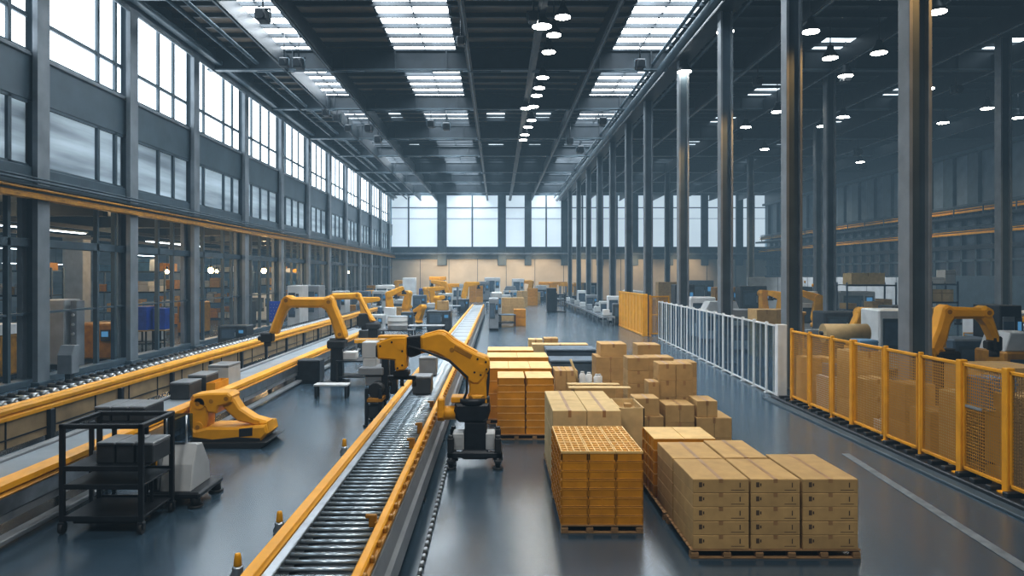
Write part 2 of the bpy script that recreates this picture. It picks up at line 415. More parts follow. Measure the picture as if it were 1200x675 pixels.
for si, (a, b, m) in enumerate(SK):
    fr = MB(); pn = MB()
    if m == 'skylight':
        fr.box(a-.06, a+.06, 20, YB, ZR-.12, ZR+.02); fr.box(b-.06, b+.06, 20, YB, ZR-.12, ZR+.02)
        fr.box((a+b)/2-.03, (a+b)/2+.03, 20, YB, ZR-.08, ZR+.02)
        for k in range(60): fr.box(a, b, 21+k*1.6, 21.14+k*1.6, ZR-.1, ZR+.02)
        pn.box(a, b, 22, YB, ZR+.03, ZR+.08)
    elif m == 'far':
        for k in range(7): fr.box(a, b, 52+k*9.5, 54.5+k*9.5, ZR-.02, ZR+.1)
        pn.box(a, b, 52, YB, ZR+.03, ZR+.08); m = 'skylight_dim_glint'
    else:
        for k in range(9): fr.box(a, b, 22+k*10.6, 22+k*10.6+7.4, ZR-.02, ZR+.1)
        pn.box(a, b, 22, YB, ZR+.03, ZR+.08)
    window([(fr, 'window_frame', 'roofsteel'), (pn, 'pane', m)])
nt_ = 0
def trim(mb, mats):
    global nt_
    nt_ += 1
    return struct(mb.build('trim_%d' % nt_, mats))
for gi, y in enumerate(GY):                     # deep cross girders
    g = MB(); d = 1.15 if gi % 2 == 1 else .95
    g.box(XL, XR, y-.05, y+.05, ZR-d-.12, ZR-.1)
    g.box(XL, XR, y-.22, y+.22, ZR-d-.18, ZR-d-.1, 0, 1); g.box(XL, XR, y-.2, y+.2, ZR-.2, ZR-.1)
    for x in range(-15, 43, 3): g.box(x-.04, x+.04, y-.18, y+.18, ZR-d-.1, ZR-.15)
    if gi > 2:
        for x in range(-14, 10, 4): g.cyl((x, y-.3, ZR-d-.3), (x+2.2, y-.3, ZR-d-.3), .05, n=6, mi=1)
    trim(g, ['roofsteel', 'column'])
pu = MB()
for k in range(80):                             # purlins
    y = 12+k*1.55
    if y > YB: break
    z = ZR-.22
    pu.box(XL, XR, y-.04, y+.04, z, ZR-.02); pu.box(XL, XR, y-.08, y+.08, z-.03, z+.02)
trim(pu, ['roofsteel'])
for x, w, mi in ((-12.3, .12, 1), (-9.7, .14, 1), (-1.6, .14, 1), (2.0, .2, 0), (5.4, .14, 1), (14.5, .16, 1), (19.6, .12, 1), (24.8, .16, 1), (29., .12, 1), (34, .16, 1), (38.5, .12, 1)):
    t = MB(); t.box(x-w, x+w, 12, YB, ZR-1.42, ZR-1.3, 0, 0); t.box(x-.03, x+.03, 12, YB, ZR-1.3, ZR-.4, 0, 0)
    t.box(x-w*.3, x+w*.3, 12, YB, ZR-1.46, ZR-1.42, 0, mi)
    trim(t, ['roofsteel', 'column_lt'])
# long girder over the right-hand columns, with its pipes
t = MB(); t.box(XC-.3, XC+.3, 8, YB, 16.0, 16.9, .04); t.box(XC-.45, XC+.45, 8, YB, 15.85, 16.0, .03, 0)
t.cyl((XC-.75, 8, 16.0), (XC-.75, YB, 16.0), .22, n=12, mi=1); t.cyl((XC-1.2, 8, 16.35), (XC-1.2, YB, 16.35), .1, n=10, mi=1); t.cyl((XC+.7, 8, 15.9), (XC+.7, YB, 15.9), .1, n=10, mi=1)
trim(t, ['roofsteel', 'column'])
for x, z in ((-14.6, 16.2), (-14.1, 16.4)):
    trim(MB().cyl((x, 12, z), (x, YB, z), .11, n=10), ['column'])
# crane rails
def crane(x, z, sgn, w=1., m='yellow_dk'):
    t = MB(); t.box(x-.1*w, x+.1*w, 5, YB, z-.30, z-.2, .01, 1); t.box(x-.1*w, x+.1*w, 5, YB, z-.2, z-.12, .01, 2); t.box(x-.2*w, x+.2*w, 5, YB, z-.12, z-.05, .01, 0)
    t.box(x-.16*w, x+.16*w, 5, YB, z-.42, z-.28, .01, 1); t.cyl((x+sgn*.22, 5, z+.18), (x+sgn*.22, YB, z+.18), .045, n=8, mi=2)
    t.cyl((x+sgn*.1, 5, z+.32), (x+sgn*.1, YB, z+.32), .035, n=8, mi=2); t.box(x-.15, x+.15, 5, YB, z+.02, z+.1, 0, 2)
    return trim(t, [m, m, 'column'])
crane(XL+.45, 7.12, 1)
crane(XR-.6, 10.0, -1, 1.8, 'yellow'); crane(XR-.9, 8.0, -1, 1.3, 'yellow')
t = MB(); t.box(XR-1.6, XR-.1, 12, YB, 9.0, 9.25, .02, 0)
for k in range(26): t.box(XR-1.5, XR-1.42, 14+k*4, 14.08+k*4, 9.25, 10.0, 0, 1)
trim(t, ['dark', 'column'])
# steel columns
RC = [17.9, 25.4, 32.8, 40.3, 49.6, 56.9, 64.9, 73, 82, 92, 103]
for k, y in enumerate(RC):
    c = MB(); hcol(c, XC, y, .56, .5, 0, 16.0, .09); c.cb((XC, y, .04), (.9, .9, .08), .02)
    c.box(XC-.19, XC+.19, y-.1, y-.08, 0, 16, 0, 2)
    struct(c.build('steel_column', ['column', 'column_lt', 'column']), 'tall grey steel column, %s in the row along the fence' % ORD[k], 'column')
for k, (x, y) in enumerate(((20.6, 45), (26.5, 38), (26.5, 60), (26.5, 76), (20.6, 66), (20.6, 88))):
    c = MB(); hcol(c, x, y, .6, .5, 0, 16.4, .1); c.cb((x, y, .04), (.9, .9, .08), .02)
    struct(c.build('steel_column', ['column', 'column_lt']), 'tall grey steel column among the machines of the side bay, %s' % ORD[k], 'column')
# side bay partition, floor lines, kerb under the fence
pt = MB(); pt.box(24.5, 43, 71, 71.3, 0, 3.75, .02, 0)
for k in range(7): pt.box(24.5+k*2.9, 24.56+k*2.9, 70.97, 71, 0, 3.75, 0, 1)
struct(pt.build('wall_partition', ['greylt', 'grey']))
t = MB(); t.add([(7.68, 16.2, .006), (7.86, 16.2, .006), (7.2, 9, .006), (7.02, 9, .006)], [(0, 1, 2, 3)]); trim(t, ['paint_line'])
0 and None
if 0: t = MB(); t.add([(7.2, 15.6, .004), (7.9, 16.6, .004), (8.3, 16.4, .004), (7.6, 15.3, .004)], [(0, 1, 2, 3)]); trim(t, ['paint_line'])
t = MB(); t.box(8.8, 9.25, 8, 23.4, 0, .12, .02, 0); t.box(8.55, 8.8, 8, 23.4, 0, .05, .01, 1)
for k in range(34): t.box(8.86, 9.2, 8.2+k*.44, 8.34+k*.44, .12, .2, .01, 0)
trim(t, ['dark', 'column'])

# annex behind the left wall
an = MB(); an.box(-46, -45.6, -2, YB, 0, 7.4, 0, 0); an.box(-46, XL-.3, -2, YB, 7.2, 7.4, 0, 1); an.box(-46, XL-.3, YB, YB+.3, 0, 7.4, 0, 0)
for k in range(14): an.box(-45, XL-.4, 8+k*8, 8.4+k*8, 6.6, 7.2, 0, 1)
for x in (-22, -28, -36): an.box(x-.1, x+.1, 4, YB, 6.4, 6.6, 0, 1)
struct(an.build('wall_annex', ['annexwall', 'roofsteel']))
for x, y, z, m in [(-23, 20, 6.3, 'strip'), (-23, 36, 6.3, 'strip'), (-23, 52, 6.2, 'strip'), (-29, 28, 6.2, 'strip'), (-29, 44, 6.1, 'strip'), (-29, 60, 6.1, 'strip'), (-37, 36, 6., 'strip'), (-37, 54, 6., 'strip'), (-37, 74, 6., 'strip'), (-29, 80, 6.1, 'strip'), (-42, 46, 5., 'strip'), (-42, 66, 5., 'strip')]:
    l = thing('strip_light', 'long white strip light under the ceiling behind the window wall', 'light', (x, y, z), 0, 'strip lights behind the window wall')
    MB().cb((0, 0, .06), (.3, 9, .1), .02).build('housing', 'column', l); MB().cb((0, 0, -.01), (.18, 8.8, .05), .01).build('tube', m, l)
    [MB().cyl((0, q, .1), (0, q, 7.2-z), .02, n=6).build('hanger', 'dark', l) for q in (-3, 3)]
def wx(x, y): return x
WB = [(-18.6, 53.5, 4.35), (-20, 50.6, 4.3), (-18.3, 56.8, 4.3), (-18.2, 60., 4.4), (-21.5, 47.2, 4.2), (-17.9, 77, 4.2), (-18.3, 89, 4.3), (-24, 62, 4.3)]
for k, (x, y, z) in enumerate(WB):
    l = thing('pendant_bulb', 'glowing warm bulb lamp hung behind the window wall', 'lamp', (x, y, z), 0, 'warm bulbs behind the window wall')
    r = .2 if k < 4 else .13
    MB().lathe([(r*.3, -r), (r*.85, -r*.5), (r, 0), (r*.7, r*.7), (r*.3, r)], n=12).build('bulb', 'warm', l)
    MB().cyl((0, 0, r), (0, 0, r+.2), .07, n=8).cyl((0, 0, r), (0, 0, 7.2-z), .015, n=6).build('cord', 'dark', l)

# projectors and detectors hung among the girders
def hung(u, v, z, label, s=1.):
    y = F*(z-H)/(V0-v); x = WX(u, y); r = thing('ceiling_projector', label, 'projector', (x, y, z), 0, 'dark projectors under the roof')
    MB().box(-.22*s, .22*s, -.3*s, .3*s, -.25*s, .2*s, .05*s).cyl((0, -.3*s, -.05), (0, -.45*s, -.1), .14*s, .17*s, n=12).build('housing', 'dark', r)
    MB().cyl((0, 0, .2*s), (0, 0, ZR-.1-z), .04, n=6).build('rod', 'dark', r); MB().box(-.3*s, -.25*s, -.05, .05, -.15*s, .25*s).box(.25*s, .3*s, -.05, .05, -.15*s, .25*s).box(-.3*s, .3*s, -.05, .05, .2*s, .26*s).build('bracket', 'column', r)
for k, (u, v, s_) in enumerate(((308, 18, 1.2), (333, 73, 1.), (350, 74, 1.2), (540, 48, .9), (432, 150, 1.3), (408, 150, 1.1), (395, 138, 1.1), (382, 132, 1.), (443, 163, 1.3), (750, 75, 1.1), (680, 175, 1.4), (706, 142, 1.2), (523, 148, 1.2), (625, 20, 1.), (505, 145, 1.2), (668, 165, 1.2))):
    hung(u, v, 15.6, 'small dark projector hung under the roof girders', s_)
for k, (u, v, s_) in enumerate(((990, 92, 1.), (1175, 145, 1.2), (1060, 178, 1.4), (1005, 178, 1.3), (888, 95, 1.), (930, 165, 1.4), (1120, 105, 1.1), (1010, 195, 1.4), (865, 160, 1.3))):
    hung(u, v, 15.2, 'small dark projector hung under the side bay roof', s_)
# high bay lamps
def lamp(x, y, z, label, r=.36, top=ZR-.15):
    l = thing('ceiling_lamp', label, 'lamp', (x, y, z), 0, 'high bay lamps under the roof')
    MB().lathe([(r, 0), (r*1.03, .05), (r*.8, .22), (r*.45, .42), (r*.4, .6), (r*.2, .66)], n=18).build('lamp_shade', 'dark', l)
    MB().lathe([(r*.96, -.02), (r*.9, .02), (.01, .03)], n=18).build('lens', 'lamp', l)
    MB().cyl((0, 0, .6), (0, 0, top-z), .03, n=6).build('rod', 'dark', l)
LM = [(635, 31), (659.5, 20), (649, 41), (643, 61), (636, 91), (632, 103), (629, 112), (625, 125), (616, 127), (623, 141), (619, 149), (615, 158), (613, 164)]
for k, (u, v) in enumerate(LM):
    z = 15.45; y = F*(z-H)/(V0-v); lamp(WX(u, y), y, z, 'round high bay lamp over the central aisle, %s from the camera end' % ORD[k], .46 if k == 0 else .36)
LM = [(850, 37), (950, 37), (973, 68), (1030, 62), (1098, 14), (802, 84), (991, 89), (911, 131), (874, 149), (964, 148), (988, 137), (1105, 144), (1193, 138), (1008, 190), (1087, 104), (1157, 127), (896, 175), (930, 186)]
for k, (u, v) in enumerate(LM):
    z = 15.2; y = F*(z-H)/(V0-v); lamp(WX(u, y), y, z, 'round high bay lamp over the dark side bay, %s listed from its street end' % ORD[k] if 0 else 'round high bay lamp lit over the dark side bay beyond the columns', .4)
# ------------------------------------------------------------------ conveyors
def arc(c, r, a0, a1, n):
    return [(c[0]+r*math.cos(math.radians(a0+(a1-a0)*i/n)), c[1]+r*math.sin(math.radians(a0+(a1-a0)*i/n))) for i in range(n+1)]
# the long roller conveyor down the middle
cv = thing('roller_conveyor', 'long steel roller conveyor with yellow side rails running down the hall', 'conveyor', (-1.95, 7, 0))
g = MB(); g.box(-2.60, -2.42, 7, 74, .80, .97, .025, 0); g.box(-2.58, -2.44, 7, 74, .97, .995, .01, 0)
for k in range(32): g.cb((-2.615, 7.6+k*2.1, .88), (.03, .16, .1), .008, 1)
wb(g, 'left_rail', ['yellow', 'yellow_dk'], cv)
g = MB(); g.box(-2.42, -2.30, 7, 74, .70, .93, .01); wb(g, 'left_channel', ['steel'], cv)
g = MB(); g.box(-1.47, -1.36, 7, 74, .84, 1.0, .02, 0); g.box(-1.36, -1.31, 7, 74, .88, .93, .01, 1)
for k in range(60): g.cb((-1.335, 7.3+k*.45, .96), (.05, .07, .07), .012, 1)
wb(g, 'right_rail', ['yellow', 'yellow_dk'], cv)
g = MB(); g.prism([(-1.40, .84), (-1.31, .84), (-1.27, .62), (-1.22, .58), (-1.22, .3), (-1.30, .26), (-1.40, .3)], 7, 74, .005); wb(g, 'side_skirt', ['grey'], cv)
g = MB(); g.box(-2.56, -2.5, 7, 74, .1, .8, 0); g.box(-2.5, -1.42, 7, 74, .55, .62, 0); wb(g, 'bed', ['dark'], cv)
ro = MB().cyl((-2.31, 0, 0), (-1.46, 0, 0), .027, n=14).cyl((-2.36, 0, 0), (-1.42, 0, 0), .010, n=8)
rm = ro.mesh('roller', [M['roller']])
for k in range(100):
    o = bpy.data.objects.new('roller', rm); COL.objects.link(o); o.parent = cv; o.location = (1.95, .06+k*.2, .885)
g = MB(); g.box(-2.31, -1.46, 27.1, 74, .84, .90)
for k in range(20): g.box(-2.31, -1.46, 27.3+k*2.3, 27.42+k*2.3, .90, .915, 0, 1)
wb(g, 'belt', ['belt', 'grey'], cv)
for k in range(14):
    for x in (-2.5, -1.36): wb(MB().box(x-.05, x+.05, 8+k*4.8, 8.1+k*4.8, 0, .6, .01).box(x-.09, x+.09, 7.95+k*4.8, 8.15+k*4.8, 0, .03), 'leg', 'dark', cv)
for y, h in ((8.85, .16), (12.9, .2), (14.2, .22), (16.8, .16)):
    wb(MB().cb((-1.52, y, 1.0), (.1, .05, h), .012).cb((-1.58, y, 1.0+h*.35), (.06, .05, .05), .01).cb((-1.47, y, 1.0-h*.2), (.05, .12, .06), .01), 'sensor', 'yellow_dk', cv)
# drag chain lying on the floor beside it
ch = MB()
for k in range(70): ch.cb((-1.02-.0005*k, 7.2+k*.125, .035), (.055, .09, .07), .012, k % 2)
tag(ch.build('cable_chain', ['steel', 'black']), 'jointed metal cable chain lying along the foot of the roller conveyor', 'cable chain')

# conveyor along the window wall
cA = thing('roller_conveyor', 'yellow-beamed roller conveyor with beige side panels along the window wall', 'conveyor', (-11.6, 12, 0))
g = MB(); g.prism([(-11.25, .78), (-11.25, 1.0), (-11.17, 1.04), (-11.1, .98), (-11.04, .98), (-11.0, 1.03), (-10.92, 1.03), (-10.88, .98), (-10.88, .9), (-10.93, .86), (-10.88, .82), (-10.88, .74), (-10.95, .72)], 12, 66, 0); wb(g, 'yellow_beam', 'yellow', cA)
g = MB(); g.box(-10.98, -10.94, 12, 66, .12, .74, 0, 0); g.box(-10.94, -10.92, 12, 66, .30, .33, 0, 1)
for k in range(30): g.box(-10.945, -10.915, 12.5+k*1.8, 12.53+k*1.8, .12, .74, 0, 1)
wb(g, 'side_panel', ['beige', 'dark'], cA)
for k in range(16): wb(MB().box(-10.98, -10.84, 14.3+k*3.3, 14.48+k*3.3, 0, .74, .015), 'leg', 'dark', cA)
g = MB(); g.box(-12.5, -11.2, 12, 66, .70, .86, .01); wb(g, 'bed', 'dark', cA)
rm = MB().cyl((-.42, 0, 0), (.34, 0, 0), .035, n=8).cyl((.12, 0, 0), (.28, 0, 0), .085, n=12).cyl((-.42, 0, 0), (-.25, 0, 0), .085, n=12, mi=1).mesh('roller', [M['steel'], M['black']])
for k in range(100):
    o = bpy.data.objects.new('roller', rm); COL.objects.link(o); o.parent = cA; o.location = (-.1, 1.2+k*.40, .98)
# second conveyor, nearer
cB = thing('belt_conveyor', 'low belt conveyor with yellow edge beam and grey skirt behind the trolley', 'conveyor', (-7.9, 7.6, 0))
g = MB(); g.prism([(-7.66, .66), (-7.66, .86), (-7.58, .90), (-7.5, .86), (-7.44, .89), (-7.36, .86), (-7.34, .78), (-7.38, .74), (-7.34, .70), (-7.36, .66)], 7.6, 44, 0); wb(g, 'yellow_beam', 'yellow', cB)
g = MB(); g.box(-7.42, -7.36, 7.6, 44, .30, .66, 0, 0); g.box(-7.40, -7.34, 7.6, 44, .44, .67, 0, 1)
for k in range(17): g.box(-7.37, -7.35, 8.4+k*2.1, 8.42+k*2.1, .3, .44, 0, 2)
wb(g, 'skirt', ['grey', 'steel', 'dark'], cB)
g = MB(); g.box(-7.38, -7.18, 7.6, 40, .05, .14, .02); wb(g, 'foot_rail', 'grey', cB)
g = MB(); g.box(-8.6, -7.66, 7.6, 44, .66, .74, .01); wb(g, 'belt', 'belt', cB)
g = MB(); g.box(-8.75, -8.6, 7.6, 44, .60, .80, .02); wb(g, 'rear_beam', 'grey', cB)
for k in range(7):
    for x in (-7.55, -8.5): wb(MB().box(x-.06, x+.06, 9+k*5, 9.12+k*5, 0, .66, .01), 'leg', 'dark', cB)

# ------------------------------------------------------------------ traced robots
def TR(pts, sc, off, Y): return [(WX(p[0]/sc+off[0], Y), WZ(p[1]/sc+off[1], Y)) for p in pts]
def px(Y, sc, off): return lambda u, v: (WX(u/sc+off[0], Y), WZ(v/sc+off[1], Y))
# the large arm beside the roller conveyor
Y = 15.35; sc, off = 3.375, (400, 360); q = px(Y, sc, off)
rb = thing('robot_arm', 'large yellow robot arm on black pedestal reaching over the roller conveyor', 'robot', (-.5, Y, 0))
def tp(pts, name, m, w, b=.03, yo=0., root=None, extra=None):
    g = MB(); g.prism(TR(pts, sc, off, Y), Y+yo-w, Y+yo+w, b)
    if extra: extra(g)
    return wb(g, name, m, root)
def hub(g, u, v, r, w, mi=0, yo=0.): x, z = q(u, v); g.cyl((x, Y+yo-w, z), (x, Y+yo+w, z), r, n=20, mi=mi); return g
x, z = q(540, 235)
o = tp([(316,112),(385,95),(402,96),(418,103),(442,125),(490,152),(540,179),(572,190),(584,203),(588,222),(584,245),(566,275),(545,300),(520,300),(497,285),(480,265),(455,240),(430,215),(400,193),(375,180),(350,174),(318,180)], 'upper_arm', ['yellow', 'yellow_dk', 'dark'], .23, .05, 0, rb, lambda g: (hub(g, 556, 235, .09, .245, 0), hub(g, 440, 165, .05, .24, 1)))
g = MB()
g.prism(TR([(330,104),(386,90),(404,91),(420,99),(446,121),(492,148),(540,174),(536,180),(490,156),(440,130),(416,110),(400,101),(386,99),(332,110)], sc, off, Y), Y-.13, Y+.13, .01); wb(g, 'top_cover', 'yellow', o)
g = MB(); g.prism(TR([(430,217),(480,266),(497,287),(503,282),(486,262),(436,212)], sc, off, Y), Y-.16, Y+.16, .01); wb(g, 'underside_seal', 'dark', o)
g = MB(); g.prism(TR([(452,146),(520,184),(512,200),(446,164)], sc, off, Y), Y-.243, Y-.22, .005); wb(g, 'service_plate', 'yellow_dk', o)
for u, v in ((540,200),(572,212),(574,240),(552,262),(528,252)): wb(hub(MB(), u, v, .022, .24), 'bolt', 'dark', o)
o = tp([(503,285),(530,262),(565,255),(580,262),(574,290),(575,330),(576,372),(500,372),(495,362),(505,335),(507,312)], 'lower_arm', ['yellow', 'yellow_dk'], .19, .04, .0, rb)
wb(MB().prism(TR([(503,355),(518,340),(560,340),(574,355),(578,376),(498,376)], sc, off, Y), Y-.24, Y+.24, .03), 'shoulder_casting', 'yellow', o)
for u, v in ((512, 352), (562, 352), (538, 364)): wb(hub(MB(), u, v, .045, .25), 'bolt', 'yellow_dk', o)
tp([(574,238),(588,236),(586,300),(582,345),(570,350),(570,300)], 'rear_cover', 'black', .15, .02, 0, rb)
tp([(262,118),(272,114),(300,112),(318,110),(318,182),(300,190),(278,196),(266,190)], 'wrist', 'dark', .17, .03, 0, rb, lambda g: hub(g, 290, 152, .14, .2))
x0, z0 = q(300, 150)
o = tp([(145,140),(160,132),(206,116),(258,114),(262,118),(262,236),(250,246),(222,249),(217,238),(216,206),(150,200)], 'tool_head', ['yellow', 'dark'], .21, .03, 0, rb, lambda g: (hub(g, 238, 150, .08, .225, 0), g.box(*sum([[WX(150/sc+off[0], Y), WX(258/sc+off[0], Y)]], []), Y-.18, Y+.18, WZ(116/sc+off[1], Y)-.02, WZ(116/sc+off[1], Y)+.03, .01)))
tp([(140,150),(150,146),(150,196),(140,194)], 'camera_plate', 'dark', .14, .01, 0, rb)
for u, v in ((160,150),(205,135),(246,170),(246,225),(228,236)): wb(hub(MB(), u, v, .02, .222), 'bolt', 'dark', o)
# suction tool hanging from the head over the belt
g = MB(); xa, za = q(240, 248); g.box(xa-.16, xa+.16, Y-.18, Y+.18, za-.12, za, .02); g.box(xa-.3, xa+.3, Y-.06, Y+.06, za-.2, za-.12, .015)
for dx in (-.26, 0, .26): g.cyl((xa+dx, Y, za-.2), (xa+dx, Y, za-.34), .035, .05, n=10)
wb(g, 'gripper', ['dark'], rb)
g = MB(); g.tube([(*(lambda a: (a[0], Y-.24, a[1]))(q(270, 150)),), (*(lambda a: (a[0], Y-.3, a[1]))(q(330, 165)),), (*(lambda a: (a[0], Y-.28, a[1]))(q(430, 205)),), (*(lambda a: (a[0], Y-.26, a[1]))(q(500, 270)),), (*(lambda a: (a[0], Y-.26, a[1]))(q(498, 330)),), (*(lambda a: (a[0], Y-.26, a[1]))(q(470, 390)),)], .028, n=8); wb(g, 'hose', 'black', rb)
g = MB(); g.prism(TR([(455,372),(585,372),(590,400),(580,435),(565,445),(470,445),(455,430),(448,400)], sc, off, Y), Y-.33, Y+.33, .05)
xa, za = q(520, 372); g.cyl((xa, Y, za-.02), (xa, Y, za+.1), .36, n=24)
wb(g, 'turntable', 'dark', rb)
g = MB(); a = q(388, 412); b_ = q(455, 412); g.cyl((a[0], Y-.15, a[1]), (b_[0], Y-.15, b_[1]), .145, n=18); g.cyl((a[0]-.02, Y-.15, a[1]), (a[0]+.12, Y-.15, a[1]), .19, n=6); g.box(a[0]-.02, a[0]+.12, Y-.33, Y+.03, a[1]-.1, a[1]+.32, .03); wb(g, 'motor', 'yellow', rb)
g = MB(); a = q(440, 360); g.box(a[0]-.02, a[0]+.5, Y-.25, Y+.2, a[1]-.06, a[1]+.06, .02); wb(g, 'side_bracket', 'yellow', rb)
g = MB(); g.prism(TR([(490,445),(575,445),(578,520),(582,560),(484,560),(488,520)], sc, off, Y), Y-.3, Y+.3, .03); wb(g, 'pedestal', 'dark', rb)
g = MB(); xa, _ = q(425, 0); xb, _ = q(636, 0); zt = WZ((565)/sc+off[1], Y)
g.box(xa, xb, Y-.5, Y-.38, .24, .36, .02); g.box(xa, xb, Y+.38, Y+.5, .24, .36, .02); g.box(xa, xa+.14, Y-.5, Y+.5, .24, .36, .02); g.box(xb-.14, xb, Y-.5, Y+.5, .24, .36, .02); g.box(xa+.3, xb-.3, Y-.45, Y+.45, .2, .38, .02)
wb(g, 'base_frame', 'dark', rb)
for x in (xa+.07, xb-.09):
    for y in (-.44, .44):
        wb(MB().cyl((x, Y+y, 0), (x, Y+y, .05), .11, n=14).cyl((x, Y+y, .05), (x, Y+y, .26), .05, n=10).cb((x, Y+y, .16), (.14, .14, .08), .015), 'levelling_foot', 'dark', rb)
        wb(MB().cb((x, Y+y, .50), (.13, .12, .3), .02).cyl((x, Y+y, .62), (x, Y+y, .7), .05, n=10), 'corner_post', 'black', rb)
for u0, u1 in ((444, 488), (572, 608)):
    a = q(u0, 0)[0]; b_ = q(u1, 0)[0]
    wb(MB().box(a, b_, Y-.36, Y+.1, .37, .72, .02).box(a+.04, b_-.04, Y-.37, Y-.36, .45, .65), 'drive_box', 'greylt', rb)

def arch_robot(name, label, out, inn, Yr, sc_, off_, w, tool, base_uv, ped, frame=True, over=.0):
    """an arched arm: traced outline plus its dark tool and its pedestal"""
    global sc, off, Y, q
    sc, off, Y = sc_, off_, Yr; q = px(Y, sc, off)
    bx, bz = q(*base_uv)
    r = thing('robot_arm', label, 'robot', (bx, Y, 0))
    for k, (pts, nm) in enumerate(out): 
        o = tp(pts, nm, ['yellow', 'yellow_dk'], w*(1-.06*k), w*.3, 0, r)
    for u, v, rr in inn: 
        g = MB(); hub(g, u, v, rr*.7, w*1.06); hub(g, u, v, rr*.35, w*1.12, 1); wb(g, 'joint_cap', ['yellow', 'yellow_dk'], r)
    a0, a1, b0, b1 = tool
    g = MB(); p0 = q(a0, a1); p1 = q(b0, b1)
    g.box(p0[0], p1[0], Y-w*.8, Y+w*.8, p1[1], p0[1], .04); g.box(p0[0]-.12, p0[0]+.1, Y-w*.5, Y+w*.5, p1[1]+.05, p0[1]-.12, .03)
    g.cyl(((p0[0]+p1[0])/2, Y, p1[1]-.16), ((p0[0]+p1[0])/2, Y, p1[1]), w*.5, n=12)
    wb(g, 'gripper', 'black', r)
    u0, v0, u1, v1 = ped
    p0 = q(u0, v0); p1 = q(u1, v1); cx = (p0[0]+p1[0])/2; pw = (p1[0]-p0[0])/2
    g = MB(); g.cyl((cx, Y, p0[1]-.35), (cx, Y, p0[1]), pw*1.08, n=18); g.cb((cx, Y, p0[1]-.2), (pw*2.4, w*2.6, .3), .05); wb(g, 'turntable', 'black', r)
    g = MB(); g.box(cx-pw*.8, cx+pw*.8, Y-pw*.8, Y+pw*.8, .12, p0[1]-.3, .04); wb(g, 'pedestal', 'dark', r)
    g = MB(); g.box(cx-pw*1.5, cx+pw*1.5, Y-pw*1.5, Y+pw*1.5, 0, .12, .02); wb(g, 'base_plate', 'dark', r)
    return r
sc, off = 4.82, (240, 300)
arch_robot('robot_arm', 'arched yellow robot arm on black pedestal bending over the low belt conveyor',
    [([(680,232),(700,224),(715,223),(727,240),(742,280),(776,360),(805,440),(805,462),(745,470),(737,430),(716,360),(690,305),(665,290)], 'rear_arm'),
     ([(440,248),(452,232),(470,222),(490,223),(505,232),(680,232),(700,236),(692,285),(665,291),(492,291),(478,297)], 'bridge_arm'),
     ([(370,433),(385,385),(410,320),(438,250),(455,232),(485,262),(480,297),(466,312),(443,362),(416,440)], 'front_arm')],
    [(470, 250, .2), (708, 258, .2), (770, 440, .2)], 26.6, sc, off, .26, (322, 432, 388, 484), (750, 600), (708, 465, 790, 610))
arch_robot('robot_arm', 'arched yellow robot arm farther off, behind the first arch, with black wrist',
    [([(838,208),(865,205),(880,220),(905,270),(940,330),(965,365),(940,376),(915,320),(882,258),(860,242)], 'rear_arm'),
     ([(700,232),(712,218),(728,210),(865,206),(862,243),(745,246),(722,258)], 'bridge_arm'),
     ([(690,262),(712,222),(735,238),(742,262),(752,330),(700,330)], 'front_arm')],
    [(866, 224, .2), (724, 230, .2)], 36.0, sc, off, .27, (872, 325, 930, 398), (955, 500), (920, 372, 985, 470))
sc, off = 3.97, (900, 300)
arch_robot('robot_arm', 'arched yellow robot arm standing behind the yellow mesh fence', 
    [([(733,425),(770,330),(795,238),(815,225),(838,233),(850,290),(832,318),(815,390),(800,425),(790,460),(757,464)], 'front_arm'),
     ([(795,240),(815,225),(840,235),(970,240),(995,230),(1016,242),(1000,292),(975,291),(850,291),(832,300)], 'bridge_arm'),
     ([(990,232),(1015,240),(1040,310),(1062,380),(1060,405),(1035,407),(1030,380),(1000,320),(974,291)], 'rear_arm')],
    [(818, 258, .17), (1000, 262, .17), (778, 440, .15)], 19.0, sc, off, .24, (1032, 372, 1072, 440), (780, 600), (775, 430, 860, 520))

# the low arm lying over its floor plate
Y = 17.2; sc, off = 2.812, (0, 435); q = px(Y, sc, off)
lr = thing('robot_arm', 'low yellow robot arm folded over a wide black floor plate', 'robot', (WX(270, Y), Y, 0))
tp([(642,222),(905,218),(912,212),(885,236),(880,238.5),(642,238.5)], 'floor_plate', 'black', .62, .01, .1, lr)
tp([(648,178),(664,186),(700,176),(800,176),(850,172),(890,168),(896,195),(872,222),(740,224),(648,212)], 'base_body', 'yellow', .45, .05, .1, lr)
tp([(805,180),(848,176),(848,202),(805,206)], 'service_panel', 'black', .46, .005, .1, lr)
tp([(640,95),(655,78),(690,76),(700,100),(696,170),(690,190),(640,190),(636,150)], 'lower_arm', 'yellow', .26, .04, 0, lr, lambda g: (hub(g, 672, 100, .13, .3), hub(g, 668, 176, .12, .3)))
tp([(650,72),(700,66),(765,65),(778,76),(776,96),(760,104),(735,110),(728,132),(700,130),(690,112),(655,100)], 'elbow_casting', 'yellow', .3, .04, 0, lr)
tp([(728,80),(770,72),(800,118),(846,148),(884,158),(892,178),(870,184),(830,168),(792,160),(765,136),(742,112)], 'upper_arm', 'yellow', .2, .04, 0, lr)
tp([(862,160),(892,160),(896,196),(868,200)], 'wrist', 'yellow', .24, .03, 0, lr)
g = MB()
for k in (0, 1): 
    a = q(612, 118-k*16); b_ = q(648, 100-k*14); g.tube([(a[0], Y+.5, a[1]), (b_[0], Y+.12, b_[1]), (b_[0]+.2, Y+.1, b_[1])], .09, n=10)
wb(g, 'hose_guide', 'yellow', lr)
tp([(648,212),(720,214),(800,206),(872,210),(872,222),(740,226),(648,222)], 'dark_skirt', 'black', .47, .01, .1, lr)
